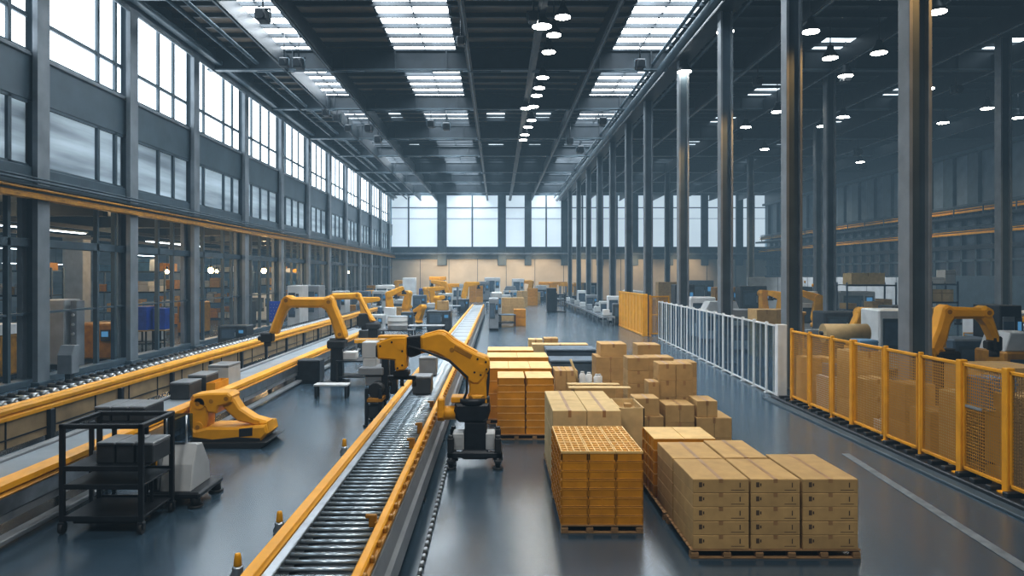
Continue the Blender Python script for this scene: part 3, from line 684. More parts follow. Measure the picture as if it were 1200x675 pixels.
if 0: g = MB(); a = q(690, 150); g.tube([(a[0], Y-.3, a[1]), (a[0]+.35, Y-.34, a[1]-.22), (a[0]+.7, Y-.5, a[1]-.42)], .03)
for u, v in ((668, 100), (668, 176), (760, 84), (712, 92)): wb(hub(MB(), u, v, .05, .31), 'joint_cap', 'yellow_dk', lr)

# ------------------------------------------------------------------ trolley and the machine behind it
tr = thing('shelf_trolley', 'black steel shelf trolley on casters standing before the low conveyor', 'trolley', (-6.1, 11.65, 0))
X0, X1, Ya, Yb, ZT = -6.72, -5.5, 11.2, 12.25, 1.69
for x in (X0, X1):
    for y in (Ya, Yb): 
        wb(MB().cb((x, y, .93), (.075, .075, 1.54), .01), 'post', 'dark', tr)
        c = wb(MB().cyl((x-.03, y, .085), (x+.03, y, .085), .085, n=16), 'caster', 'black', tr)
        wb(MB().cb((x, y, .165), (.09, .09, .05), .01).box(x-.05, x-.035, y-.04, y+.04, .07, .17).box(x+.035, x+.05, y-.04, y+.04, .07, .17), 'caster_fork', 'dark', c)
g = MB()
for y in (Ya, Yb): g.cb(((X0+X1)/2, y, ZT-.03), (X1-X0+.08, .075, .07), .01)
for x in (X0, X1): g.cb((x, (Ya+Yb)/2, ZT-.03), (.075, Yb-Ya, .07), .01)
wb(g, 'top_frame', 'dark', tr)
for z in (1.02, .74, .25):
    g = MB(); g.box(X0, X1, Ya, Yb, z-.03, z, .005); g.box(X0, X1, Ya-.03, Ya, z-.05, z+.03, .005); g.box(X0, X1, Yb, Yb+.03, z-.05, z+.03, .005); wb(g, 'shelf', 'dark', tr)
g = MB(); g.box(X0+.1, X1-.1, Ya+.1, Yb-.1, .12, .2, .01); wb(g, 'undercarriage', 'black', tr)
g = MB()
for k in range(2): g.box(X1-.35+k*.12, X1-.30+k*.12, Yb-.3, Yb-.25, .25, .72, .01)
wb(g, 'brace', 'dark', tr)
def tote_row(x0, y0, z0, n, w, d, h, where, grp, gap=.035):
    for k in range(n):
        t = thing('tote_box', 'dark grey lidded tote %s, %s along' % (where, ORD[k]), 'box', (x0+w*(k+.5), y0+d/2, z0), 0, grp)
        w_ = w-gap
        MB().box(-w_/2, w_/2, -d/2, d/2, 0, h*.86, .012).build('body', 'tote', t)
        MB().box(-w_/2-.004, w_/2+.004, -d/2-.006, d/2+.006, h*.86, h, .01).build('lid', 'totetop', t)
tote_row(-6.35, 11.45, 1.02, 3, .31, .6, .33, 'on the upper shelf of the trolley', 'totes on the trolley')
tote_row(-7.02, 12.6, 1.45, 3, .3, .75, .26, 'on top of the panel-sided cart behind the trolley', 'totes on the cart')
if 0: tote_row(-6.75, 12.7, 1.45, 1, .32, .5, .2, 'at the end of the cart behind the trolley, lower one', 'totes on the cart')
# cart behind the trolley carrying totes
ct = thing('panel_cart', 'dark panel-sided cart behind the trolley carrying a row of totes', 'cart', (-6.6, 13, 0))
g = MB(); g.box(-7.1, -6.05, 12.55, 13.4, 1.40, 1.45, .01); wb(g, 'top_plate', 'dark', ct)
for x in (-7.05, -6.1):
    for y in (12.6, 13.35): wb(MB().cb((x, y, .7), (.07, .07, 1.4), .01), 'leg', 'dark', ct)
g = MB(); g.box(-7.05, -6.1, 12.58, 12.62, .5, .95, .005); wb(g, 'side_panel', 'grey', ct)
# wedge-shaped grey machine
mc = thing('wrapping_machine', 'grey wedge-sided machine on black feet between the trolley and the low arm', 'machine', (-5.4, 12.9, 0))
g = MB(); g.prism([(12.5, .26), (13.35, .26), (13.3, .6), (13.0, 1.0), (12.75, 1.03), (12.6, .7)], -5.84, -5.28, .02, axis='X'); wb(g, 'wedge_housing', 'greylt', mc)
g = MB(); g.box(-6.0, -5.84, 12.5, 13.3, .26, .85, .02); wb(g, 'side_box', 'grey', mc)
g = MB(); g.box(-6.0, -5.1, 12.4, 13.5, .16, .27, .03); wb(g, 'base_plate', 'dark', mc)
for x in (-5.9, -5.2):
    for y in (12.5, 13.4): wb(MB().cyl((x, y, 0), (x, y, .04), .13, n=14).cyl((x, y, .04), (x, y, .22), .085, n=12), 'foot', 'black', mc)
g = MB(); g.box(-5.83, -5.5, 12.8, 13.1, 1.02, 1.5, .01); wb(g, 'guard_box', 'glass', mc)
g = MB(); g.cyl((-5.84, 12.8, 1.0), (-5.84, 12.8, 1.6), .02, n=8).cyl((-5.49, 12.8, 1.0), (-5.49, 12.8, 1.52), .02, n=8); g.box(-5.84, -5.49, 12.74, 12.78, 1.02, 1.06); wb(g, 'guard_post', 'steel', mc)
g = MB(); g.box(-6.0, -5.86, 12.44, 12.5, .55, .8, .005); wb(g, 'yellow_tray', 'yellow', mc)
g = MB(); g.box(-6.0, -5.86, 12.47, 12.5, .3, .5, .005); wb(g, 'control_panel', 'black', mc)
# beacons along the roller conveyor
for k, (x, y) in enumerate(((-3.42, 9.55), (-3.38, 11.25), (-3.42, 16.2))):
    b = thing('signal_beacon', 'small yellow-topped beacon on the floor beside the roller conveyor, %s from the camera' % ORD[k], 'beacon', (x, y, 0), 0, 'beacons beside the roller conveyor')
    MB().lathe([(.085, 0), (.1, .02), (.1, .05), (.07, .10), (.075, .14), (.055, .17)], n=16).build('base', 'steel', b)
    MB().lathe([(.05, .17), (.055, .18), (.042, .30), (.034, .33), (.01, .335)], n=16).build('cap', 'yellow', b)
    MB().tube([(.09, 0, .02), (.16, .05, .015), (.2, .2, .012)], .012, n=6).build('lead', 'black', b)
# station left of the roller conveyor
st = thing('picking_station', 'dark picking station with light grey cabinets standing left of the roller conveyor', 'machine', (-3.2, 19.6, 0))
def wbx(u0, u1, v0, v1, Y0, d, name, m, root, b=.02): g = MB(); g.box(WX(u0, Y0), WX(u1, Y0), Y0, Y0+d, WZ(v1, Y0), WZ(v0, Y0), b); return wb(g, name, m, root)
wbx(424, 441, 401, 420, 20, .6, 'upper_cabinet', 'greylt', st); wbx(425, 441, 420, 441, 20, .62, 'lower_cabinet', 'greylt', st)
wbx(420, 449, 431, 440, 19.6, .9, 'table', 'grey', st); wbx(428, 447, 440, 452, 19.7, .6, 'drawer_unit', 'grey', st)
wbx(447, 455, 418, 470, 19.7, .3, 'mast', 'dark', st); wbx(457, 465, 420, 462, 19.8, .3, 'mast', 'dark', st)
g = MB(); g.cyl((WX(440, 19.2), 19.2, WZ(458, 19.2)), (WX(440, 19.2), 19.75, WZ(458, 19.2)), .2, n=18); wb(g, 'motor', 'black', st)
for u in (430, 446):
    for y in (19.15, 19.9): g = MB(); g.cb((WX(u, 19.2), y, .5), (.09, .09, 1.0), .01).cb((WX(u, 19.2), y, .02), (.16, .16, .04)); wb(g, 'leg', 'dark', st)
wbx(429, 448, 467, 472, 19.1, .9, 'shelf', 'yellow_dk', st); wbx(430, 447, 474, 490, 19.3, .5, 'tool_box', 'tote', st)
wbx(468, 492, 425, 431, 19.8, .3, 'cross_arm', 'yellow', st) if 0 else None
for (u0, u1, v0, v1, lab) in ((483, 505, 441, 462, 'dark grey metal case riding on the rollers under the robot head'), (491, 511, 419, 440, 'grey metal case riding on the rollers beyond the robot head')):
    y = F*(H-.94)/(v1-V0); t = thing('metal_case', lab, 'case', (WX((u0+u1)/2, y), y+.3, .938), 0, 'cases on the roller conveyor')
    w_ = WX(u1, y)-WX(u0, y); h = (v1-v0)*y/F
    MB().box(-w_/2, w_/2, -.3, .3, 0, h*.88, .015).build('body', 'tote' if v0 > 430 else 'grey', t); MB().box(-w_/2-.005, w_/2+.005, -.305, .305, h*.88, h, .012).build('lid', 'totetop', t)
for k, (x, y, w_, d, h, m, lab) in enumerate(((-8.28, 19.3, .5, .8, .45, 'tote', 'charcoal case on the low belt behind the low yellow arm, nearest'), (-8.27, 20.4, .5, .9, .5, 'tote', 'charcoal case on the low belt behind the low yellow arm, second'), (-8.2, 21.8, .6, 1.0, .6, 'greylt', 'pale grey case on the low belt beyond the charcoal cases'))):
    t = thing('metal_case', lab, 'case', (x, y, .742), 0, 'cases on the low belt')
    MB().box(-w_/2, w_/2, -d/2, d/2, 0, h*.88, .015).build('body', m, t); MB().box(-w_/2-.005, w_/2+.005, -d/2-.005, d/2+.005, h*.88, h, .012).build('lid', 'totetop', t)
yt = thing('parts_tray', 'yellow parts tray on the low belt beside the charcoal cases', 'tray', (-7.83, 20.3, .742))
MB().box(-.12, .12, -.5, .5, 0, .03).box(-.12, -.1, -.5, .5, .03, .3).box(.1, .12, -.5, .5, .03, .3).box(-.1, .1, -.5, -.48, .03, .3).box(-.1, .1, .48, .5, .03, .3).box(-.1, .1, -.48, .48, .03, .2).build('tray_body', 'yellow', yt)
# ------------------------------------------------------------------ pallets, crates, cartons
def pallet(label, x0, x1, y0, y1, h=.13):
    p = thing('wooden_pallet', label, 'pallet', ((x0+x1)/2, (y0+y1)/2, 0), 0, 'wooden pallets under the goods')
    a, b = (x1-x0)/2, (y1-y0)/2
    g = MB(); n = max(4, int(2*b/.17))
    for k in range(n): y = -b+2*b*(k+.5)/n; g.cb((0, y, h-.012), (2*a, 2*b/n*.82, .024), .004)
    g.build('deck_boards', 'wood', p)
    nx = max(3, int(round(2*a/.45))+1)
    for k in range(nx):
        x = -a+.06+(2*a-.12)*k/(nx-1)
        for y in (-b+.07, b-.07): MB().cb((x, y, .055), (.11, .13, .07), .006).build('block', 'wood', p)
    for y in (-b+.07, b-.07): MB().cb((0, y, .01), (2*a, .12, .02), .004).build('runner', 'wood', p)
    return p
def crate_mesh(w, d, h, top, nx=2):
    """a plastic crate: rim, rib lines on the sides, a top of open cells or a plain lid"""
    g = MB(); g.box(-w/2+.005, w/2-.005, -d/2+.005, d/2-.005, 0, h-.01, 0, 0)
    g.box(-w/2, w/2, -d/2, d/2, h-.03, h-.004, .004, 0); g.box(-w/2, w/2, -d/2, d/2, 0, .015, .004, 0)
    for k in range(nx+1):
        x = -w/2+.012+(w-.024)*k/nx; g.box(max(x-.012, -w/2), min(x+.012, w/2), -d/2, -d/2+.02, .02, h-.03, 0, 0); g.box(max(x-.012, -w/2), min(x+.012, w/2), d/2-.02, d/2, .02, h-.03, 0, 0)
    for k in range(4):
        y = -d/2+.012+(d-.024)*k/3
        for s in (-1, 1): g.box(s*w/2-.012 if s < 0 else w/2-.02, s*w/2+.02 if s < 0 else w/2, max(y-.012, -d/2), min(y+.012, d/2), .02, h-.03)
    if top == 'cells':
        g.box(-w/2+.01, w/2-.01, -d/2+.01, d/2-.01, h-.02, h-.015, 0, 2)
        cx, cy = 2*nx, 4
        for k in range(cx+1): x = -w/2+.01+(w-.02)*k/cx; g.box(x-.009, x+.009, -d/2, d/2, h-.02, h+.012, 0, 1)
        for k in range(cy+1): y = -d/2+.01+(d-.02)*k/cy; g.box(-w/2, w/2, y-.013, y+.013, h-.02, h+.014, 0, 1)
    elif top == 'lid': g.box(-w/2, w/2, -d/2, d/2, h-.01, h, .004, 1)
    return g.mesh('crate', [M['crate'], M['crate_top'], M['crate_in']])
def carton_mesh(w, d, h, ink=True, m='carton', split=False):
    g = MB(); g.box(-w/2, w/2, -d/2, d/2, 0, h, .008, 0)
    g.box(-.03, .03, -d/2-.001, -d/2+.02, h*.72, h+.001, 0, 1); g.box(-.03, .03, -d/2, d/2, h-.002, h+.0012, 0, 1)
    if split: g.box(-.004, .004, -d/2-.001, -d/2, 0, h, 0, 2)
    if ink:
        z = h*.6; x = -w*.36
        g.box(x-.025, x+.02, -d/2-.0012, -d/2, z-.035, z+.035, 0, 2); g.box(w*.33, w*.35, -d/2-.0012, -d/2, z-.04, z+.03, 0, 2)
        g.box(w*.18, w*.42, -d/2-.0012, -d/2, h*.2, h*.2+.008, 0, 2); g.box(x+.03, x+.05, -d/2-.0012, -d/2, z-.02, z+.02, 0, 2)
    return g.mesh('carton', [M[m], M['tape'], M['ink']])
MC = {}
def put(kind, me, loc, label, cat, group, rz=0):
    o = bpy.data.objects.new(kind, me); COL.objects.link(o); o.location = loc; o.rotation_euler = (0, 0, rz); return tag(o, label, cat, group)
def lay(k, n): return 'top' if k == n-1 else ('bottom' if k == 0 else ORD[n-1-k]+' from the top')
def crates(x0, x1, nx, y0, y1, ny, z0, z1, nz, where, grp, top='cells', sub=2, full=False):
    w, d, h = (x1-x0)/nx, (y1-y0)/ny, (z1-z0)/nz
    a = crate_mesh(w-.008, d-.008, h-.002, top, sub); b = crate_mesh(w-.008, d-.008, h-.002, 'lid' if top == 'lid' else None, sub)
    for i in range(nx):
        for j in range(ny):
            for k in range(nz):
                pass
                pass
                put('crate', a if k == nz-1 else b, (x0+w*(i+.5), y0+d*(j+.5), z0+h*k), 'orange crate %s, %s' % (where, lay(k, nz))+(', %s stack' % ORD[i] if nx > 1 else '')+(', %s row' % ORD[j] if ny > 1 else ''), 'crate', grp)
def cartons(x0, x1, nx, y0, y1, ny, z0, z1, nz, where, grp, ink=False, m='carton', split=False, jit=.0):
    w, d, h = (x1-x0)/nx, (y1-y0)/ny, (z1-z0)/nz; me = carton_mesh(w-.008, d-.008, h-.001, ink, m, split)
    for i in range(nx):
        for j in range(ny):
            for k in range(nz):
                l = 'brown carton %s' % where
                if nz > 1: l += ', '+lay(k, nz)
                if nx > 1: l += ', %s stack' % ORD[i]
                if ny > 1: l += ', %s row' % ORD[j]
                put('carton', me, (x0+w*(i+.5)+R.uniform(-jit, jit), y0+d*(j+.5)+R.uniform(-jit, jit), z0+h*k), l, 'carton', grp, R.uniform(-jit, jit))
P = .13
_c0, _k0 = crates, cartons
def _w(w): return w if w.split()[0] in ('in', 'on', 'at', 'behind', 'topping', 'with', 'beside', 'beyond', 'long') else 'in the '+w
def crates(*a, **k): a = list(a); a[9] = _w(a[9]); return _c0(*a, **k)
def cartons(*a, **k): a = list(a); a[9] = _w(a[9]); return _k0(*a, **k)
# near crate pallet
pallet('pallet under the nearest orange crates', .98, 2.26, 11.2, 13.1); crates(.98, 2.26, 3, 11.22, 13.1, 3, P, 1.256, 8, 'on nearest pallet', 'crates on the nearest pallet')
# light cartons behind it
pallet('pallet behind the nearest orange crates', 1.0, 2.32, 13.42, 15.8); cartons(1.02, 2.3, 2, 13.45, 15.75, 2, P, 1.48, 3, 'behind the nearest crate pallet', 'cartons behind the nearest crates', m='carton_lt')
# big carton block
pallet('pallet under the printed cartons', 2.72, 5.12, 10.2, 11.75); pallet('pallet under the back rows of printed cartons', 2.7, 4.3, 11.8, 13.7)
cartons(2.75, 3.55, 1, 10.22, 11.36, 1, P, 1.12, 5, 'with print, first column of the block', 'printed cartons', True)
cartons(3.57, 4.27, 1, 10.22, 11.36, 1, P, 1.12, 5, 'with print, second column of the block', 'printed cartons', True)
cartons(4.3, 5.09, 1, 10.22, 11.66, 1, P, 1.12, 5, 'with print, third column of the block', 'printed cartons', True)
cartons(2.75, 3.55, 1, 11.4, 12.5, 1, P, 1.12, 5, 'second row of the block, aisle side', 'printed cartons')
cartons(3.57, 4.25, 1, 11.4, 12.6, 1, P, 1.13, 5, 'second row of the block, fence side', 'printed cartons')
crates(2.72, 3.8, 2, 12.62, 13.6, 1, P, 1.15, 5, 'at the back of the printed carton block', 'crates behind the printed cartons', 'lid', full=True)
# heap of plain cartons
pallet('pallet under the tall heap of plain cartons', 2.8, 5.2, 15.2, 16.8)
hp = 'in the tall heap of plain cartons'; G = 'heap of plain cartons'
cartons(2.86, 3.5, 1, 15.25, 16.0, 1, P, 1.02, 3, 'at the front corner of the heap', G, split=True); cartons(2.9, 3.42, 1, 15.3, 15.9, 1, 1.02, 1.39, 1, 'topping the front corner stack of the heap', G)
cartons(3.54, 4.16, 1, 15.3, 16.0, 1, P, 1.25, 3, 'front middle stack of the heap', G, split=True)
cartons(4.2, 4.95, 1, 15.3, 16.2, 1, P, .98, 2, 'front fence-side stack of the heap', G, split=True); cartons(4.2, 4.72, 1, 15.9, 16.6, 1, .98, 1.55, 1, 'topping the fence-side stack of the heap', G, split=True) if 0 else None
cartons(4.22, 4.66, 1, 15.35, 16.05, 1, .98, 1.33, 1, 'topping the fence-side stack of the heap', G, split=True)
cartons(3.62, 4.38, 2, 16.25, 16.9, 1, P, 2.0, 5, 'tall pair amid the heap', G)
cartons(3.35, 3.6, 1, 16.1, 16.6, 1, P, 1.62, 4, 'narrow stack beside the tall pair', G)
pallet('pallet at the back of the plain carton heap', 3.1, 5.3, 17.4, 19.65)
cartons(3.13, 3.66, 1, 17.45, 18.1, 1, P, 2.0, 6, 'back corner stack of the heap', G); cartons(3.83, 4.48, 1, 18.4, 19.1, 1, P, 1.9, 5, 'second stack at the back of the heap', G); cartons(4.55, 5.2, 1, 18.9, 19.6, 1, P, 1.72, 4, 'third stack at the back of the heap', G)
pallet('pallet beyond the plain carton heap', 3.9, 4.8, 20.6, 21.6); cartons(4.0, 4.66, 1, 20.7, 21.5, 1, P, 2.0, 5, 'lone stack beyond the heap', G)
pallet('pallet left of the heap, across the aisle side', 2.62, 3.65, 19.75, 21.0); cartons(2.7, 3.5, 1, 19.85, 20.8, 1, P, 1.75, 5, 'in the wide stack beyond the light cartons', G, split=True); cartons(2.83, 3.55, 1, 19.9, 20.8, 1, 1.75, 2.1, 1, 'topping the wide stack beyond the light cartons', G)
# orange stacks beside the robot
pallet('pallet under the orange crates beside the robot', -.04, 1.4, 17.55, 18.9)
crates(0, .67, 1, 17.6, 18.8, 1, P, 1.5, 8, 'first stack beside the large robot', 'crates beside the robot', 'lid', 4, True); crates(.70, 1.37, 1, 17.6, 18.8, 1, P, 1.5, 8, 'second stack beside the large robot', 'crates beside the robot', 'lid', 4, True)
pallet('pallet in the second row of orange crates', -.3, 1.5, 19.4, 21.2); crates(-.28, 1.47, 3, 19.5, 21.1, 1, P, 1.49, 4, 'second row behind the robot', 'crates behind the robot', 'lid', 2, True)
pallet('pallet in the third row of orange crates', -.35, 1.6, 21.8, 23.5); crates(-.33, 1.55, 2, 22.0, 23.4, 1, P, 1.5, 3, 'third row behind the robot', 'crates behind the robot', 'lid', 3, True)
pallet('pallet in the last row of orange crates', -.35, 1.3, 23.8, 25.3); crates(-.33, 1.2, 2, 24., 25.2, 1, P, 1.5, 3, 'last row behind the robot', 'crates behind the robot', 'lid', 3, True)
cartons(1.5, 2.1, 2, 18.9, 19.8, 1, 0, 1.5, 3, 'beside the white canisters', 'cartons beside the canisters')
cartons(1.2, 1.75, 1, 28, 28.7, 1, 0, 1.5, 3, 'beyond the dark chests', 'cartons beyond the chests', m='carton_lt'); cartons(1.8, 2.35, 1, 28, 28.7, 1, 0, 1.55, 3, 'beyond the dark chests, next stack', 'cartons beyond the chests')
# open carton and open-topped box
oc = thing('open_carton', 'open carton with spread flaps between the light cartons and the heap', 'carton', (2.25, 16.9, 0))
MB().box(-.5, .45, -.35, .35, 0, 1.4, .01).build('body', 'carton', oc); MB().box(-.62, .8, -.35, -.1, 1.40, 1.42, .003).build('flap', 'carton_lt', oc); MB().box(-.6, .62, .1, .36, 1.41, 1.43, .003).build('flap', 'carton_lt', oc)
ob = thing('open_box', 'open-topped light wooden box beside the light cartons', 'box', (2.6, 14.6, 0))
for (a, b_, c, d) in ((-.25, .25, -.55, -.52), (-.25, .25, .52, .55), (-.25, -.22, -.55, .55), (.22, .25, -.55, .55)): MB().box(a, b_, c, d, .05, 1.42, .004).build('side_board', 'carton_lt', ob)
MB().box(-.24, .24, -.53, .53, 0, 1.28).build('filling', 'carton', ob); MB().cb((.0, -.1, 1.36), (.14, .14, .15), .01).build('inner_box', 'carton', ob)
# dark chests
for k, (x0, x1, y, z) in enumerate(((1.75, 3.5, 26.4, 1.36), (1.75, 3.3, 24.4, 1.2))):
    c = thing('covered_chest', 'long dark blue chest behind the crates, %s one' % ('farther and taller' if k == 0 else 'nearer and lower'), 'chest', ((x0+x1)/2, y, 0), 0, 'dark chests')
    w_ = (x1-x0)/2; MB().box(-w_, w_, -.6, .6, .05, z-.1, .03).build('body', 'bluegrey', c); MB().box(-w_-.03, w_+.03, -.64, .64, z-.1, z, .03).build('lid', 'bluegrey', c)
    MB().box(-w_*.9, w_*.9, -.66, -.6, z*.45, z*.5, .01).build('strap', 'steel', c)
    for sx in (-1, 1): MB().box(sx*w_-.1 if sx > 0 else -w_, w_ if sx > 0 else -w_+.1, -.55, .55, 0, .06).build('skid', 'black', c)
cartons(1.3, 3.4, 1, 27.1, 27.8, 1, 0, 1.4, 1, 'long and flat behind the dark chests', 'long carton', m='carton_lt')
# table with canisters
tb = thing('packing_table', 'small steel packing table holding white canisters among the cartons', 'table', (2.3, 18.1, 0))
MB().box(-.42, .42, -.4, .4, 1.2, 1.25, .01).build('table_top', 'greylt', tb)
for sx in (-.37, .37):
    for sy in (-.34, .34): MB().cb((sx, sy, .6), (.05, .05, 1.2), .005).build('leg', 'steel', tb)
for k, (x, y, h) in enumerate(((2.1, 17.95, .36), (2.28, 18.1, .32), (2.45, 17.9, .3), (2.55, 18.2, .26))):
    c = thing('canister', 'white canister on the packing table, %s in line' % ORD[k], 'canister', (x, y, 1.25), 0, 'canisters on the packing table')
    MB().lathe([(.075, 0), (.08, .01), (.08, h*.75), (.05, h*.88), (.04, h*.9)], n=14).build('body', 'white', c); MB().cyl((0, 0, h*.9), (0, 0, h), .045, n=12).build('cap', 'greylt', c)
js = thing('jointed_stand', 'thin grey jointed stand with wooden handle beside the canisters', 'stand', (1.95, 17.6, 0))
MB().cyl((0, 0, 0), (0, 0, .05), .18, n=14).build('base', 'grey', js); MB().cyl((0, 0, .05), (0, 0, 1.35), .04, n=10).build('pole', 'grey', js)
MB().tube([(0, 0, 1.35), (-.05, -.02, 1.6), (-.18, 0, 1.95)], .03).build('arm', 'carton_lt', js)

# ------------------------------------------------------------------ fences
def panel(name, label, p0, p1, z0, z1, t, fm, fill, grp, wpost=.07, cat='fence', mid=None, gap=.09, slats=()):
    L = math.hypot(p1[0]-p0[0], p1[1]-p0[1])-gap; a = math.atan2(p1[1]-p0[1], p1[0]-p0[0])
    r = thing(name, label, cat, (p0[0], p0[1], 0), a, grp)
    g = MB(); g.box(0, L, -t/2, t/2, z1-t, z1, .008); g.box(0, L, -t/2, t/2, z0, z0+t, .008); g.box(wpost, wpost+t*.7, -t/2, t/2, z0, z1, .006); g.box(L-t*.7, L, -t/2, t/2, z0, z1, .006)
    if mid: g.box(0, L, -t/3, t/3, z0+(z1-z0)*mid, z0+(z1-z0)*mid+t*.6, .004)
    for f_ in slats: g.box(L*f_-.014, L*f_+.014, -t/2, t/2, z0, z1, .004)
    g.build('frame', fm, r)
    MB().box(wpost, L, -.004, .004, z0+t, z1-t).build('infill', fill, r)
    MB().box(-wpost, wpost, -wpost, wpost, .12 if z0 > .15 else 0, z1+.05, .012).cb((0, 0, .135 if z0 > .15 else .01), (wpost*3.4, wpost*3.4, .03), .005).build('post', fm, r)
    return r
XF = lambda y: 9.05
yb = [9.3, 10.5, 11.7, 12.85, 14.14, 15.5, 16.9, 18.45, 19.6, 21.0, 22.3]
for k in range(len(yb)-1, 0, -1):
    n = len(yb)-1-k
    panel('fence_panel', 'yellow framed wire mesh fence panel, %s from the white fence' % ORD[n], (9.05, yb[k]), (9.05, yb[k-1]), .24, 2.3, .065, 'yellow', 'wiremesh_dk' if n in (7, 8) else 'wiremesh', 'yellow mesh fence panels', .075 if n in (3, 6, 7) else .045)
wp = lambda y: (9.1+(y-23.3)*.0425, y)
ys = [23.3+k*1.37 for k in range(17)]
for k in range(16):
    r = panel('guard_panel', 'white framed clear guard fence panel, %s from the yellow mesh fence' % ORD[k], wp(ys[k]), wp(ys[k+1]), .05, 2.36, .06, 'white', 'glass', 'white guard fence panels', .15 if k == 0 else .05, gap=.065, slats=(.5,))
# yellow corrugated screen and mesh cage at the far end of the white fence
sc_ = thing('yellow_screen', 'tall yellow ribbed screen wall beyond the white fence', 'screen', (9.6, 52, 0))
g = MB(); n = 16
for k in range(n): y = 47.2+k*9.4/n; g.box(9.5-.03*(k % 2), 9.58, y, y+9.4/n, .1, 2.65, .01)
wb(g, 'ribbed_sheet', 'yellow', sc_); g = MB(); g.box(9.42, 9.75, 47.05, 47.35, 0, 2.75, .02); wb(g, 'corner_post', 'yellow', sc_); wb(MB().box(9.44, 9.62, 47.2, 56.6, 2.62, 2.74, .01), 'top_rail', 'yellow', sc_); wb(MB().box(9.44, 9.62, 47.2, 56.6, 0.02, .14, .01), 'bottom_rail', 'yellow', sc_)
for y in (50.3, 53.4, 56.5): wb(MB().box(9.58, 9.68, y-.05, y+.05, 0, 2.6, .01), 'post', 'yellow_dk', sc_)
panel('fence_panel', 'yellow framed mesh cage front between the ribbed screen and the white fence', (9.92, 47.2), (11.4, 47.9), .1, 2.62, .1, 'yellow', 'wiremesh', None, .06, mid=.5)
# ------------------------------------------------------------------ machines and goods farther off
def at(u, v): x, y, _ = gp(u, v); return x, y
OCC = [(-2.75, -.95, 7, 75), (-8.85, -7.1, 7, 45), (-12.6, -10.75, 12, 67), (8.05, 9.15, 55, 103), (9.1, 10.6, 57, 85)]+[(XC-.5, XC+.5, y-.5, y+.5) for y in RC]
OCC += [(x-.5, x+.5, y-.5, y+.5) for x, y in ((20.6, 45), (26.5, 38), (26.5, 60), (26.5, 76), (20.6, 66), (20.6, 88))]+[(9, 11.6, 46.5, 57), (24.3, 43, 70.8, 71.5)]
def free(u, y, w, d):
    # the nearest free spot at or behind y on the floor
    for k in range(200):
        x = WX(u, y); b = (x-w/2-.12, x+w/2+.12, y-d/2-.1, y+d/2+.1)
        if b[3] < 115.5 and not any(b[0] < o[1] and o[0] < b[1] and b[2] < o[3] and o[2] < b[3] for o in OCC):
            OCC.append(b); return x, y
        y += .3
        if y > 113: y = 50+R.random()*40; u += R.uniform(-25, 25)
    return WX(u, y), y
def hold(x, y, w, d): OCC.append((x-w/2, x+w/2, y-d/2, y+d/2)); return x, y
def machine(label, x, y, w, d, h, m='grey', rz=0., hood=0, screen=1, beacon=0, win=1, grp='machines on the hall floor', z=0., cat='machine', name='machine_cabinet'):
    r = thing(name, label, cat, (x, y, z), rz, grp); a, b = w/2, d/2
    MB().box(-a*.94, a*.94, -b*.94, b*.94, 0, h*.07, .01).build('plinth', 'dark', r)
    hb = h*(.74 if hood else 1.)
    MB().box(-a, a, -b, b, h*.07, hb, min(w, d)*.04).build('housing', m, r)
    if hood: MB().prism([(-a*.9, hb), (a*.9, hb), (a*.7, h), (-a*.62, h)], -b*.8, b*.8, .03).build('hood', 'greylt' if m != 'greylt' else 'grey', r)
    if win: 
        f = MB().box(-a*.8, a*.3, -b-.03, -b, hb*.38, hb*.86, .01).build('door', 'column' if m != 'dark' else 'grey', r)
        MB().box(-a*.7, a*.2, -b-.04, -b-.03, hb*.44, hb*.8).build('door_window', 'bluegrey', f); MB().box(a*.2, a*.25, -b-.07, -b-.03, hb*.5, hb*.7).build('handle', 'steel', f)
    if screen:
        p = MB().box(a*.42, a*.86, -b-.07, -b, hb*.55, hb*.84, .01).build('control_panel', 'tote', r)
        MB().box(a*.48, a*.8, -b-.08, -b-.07, hb*.66, hb*.8).build('screen', 'screen', p)
    if beacon:
        MB().cyl((a*.6, 0, h), (a*.6, 0, h+.3), .03, n=8).build('beacon_pole', 'steel', r); MB().cyl((a*.6, 0, h+.3), (a*.6, 0, h+.5), .06, n=10).build('beacon_light', 'yellow', r)
    return r
def table(label, x, y, w, d, h, top='steel', leg='dark', rz=0., shelf=1, grp='work tables on the hall floor', z=0.):
    r = thing('work_table', label, 'table', (x, y, z), rz, grp); a, b = w/2, d/2
    MB().box(-a, a, -b, b, h-.06, h, .01).build('table_top', top, r)
    for sx in (-1, 1):
        for sy in (-1, 1): MB().cb((sx*(a-.06), sy*(b-.06), (h-.06)/2), (.08, .08, h-.06), .01).build('leg', leg, r)
    if shelf: MB().box(-a+.03, a-.03, -b+.03, b-.03, h*.3, h*.3+.04).build('lower_shelf', leg, r)
    return r
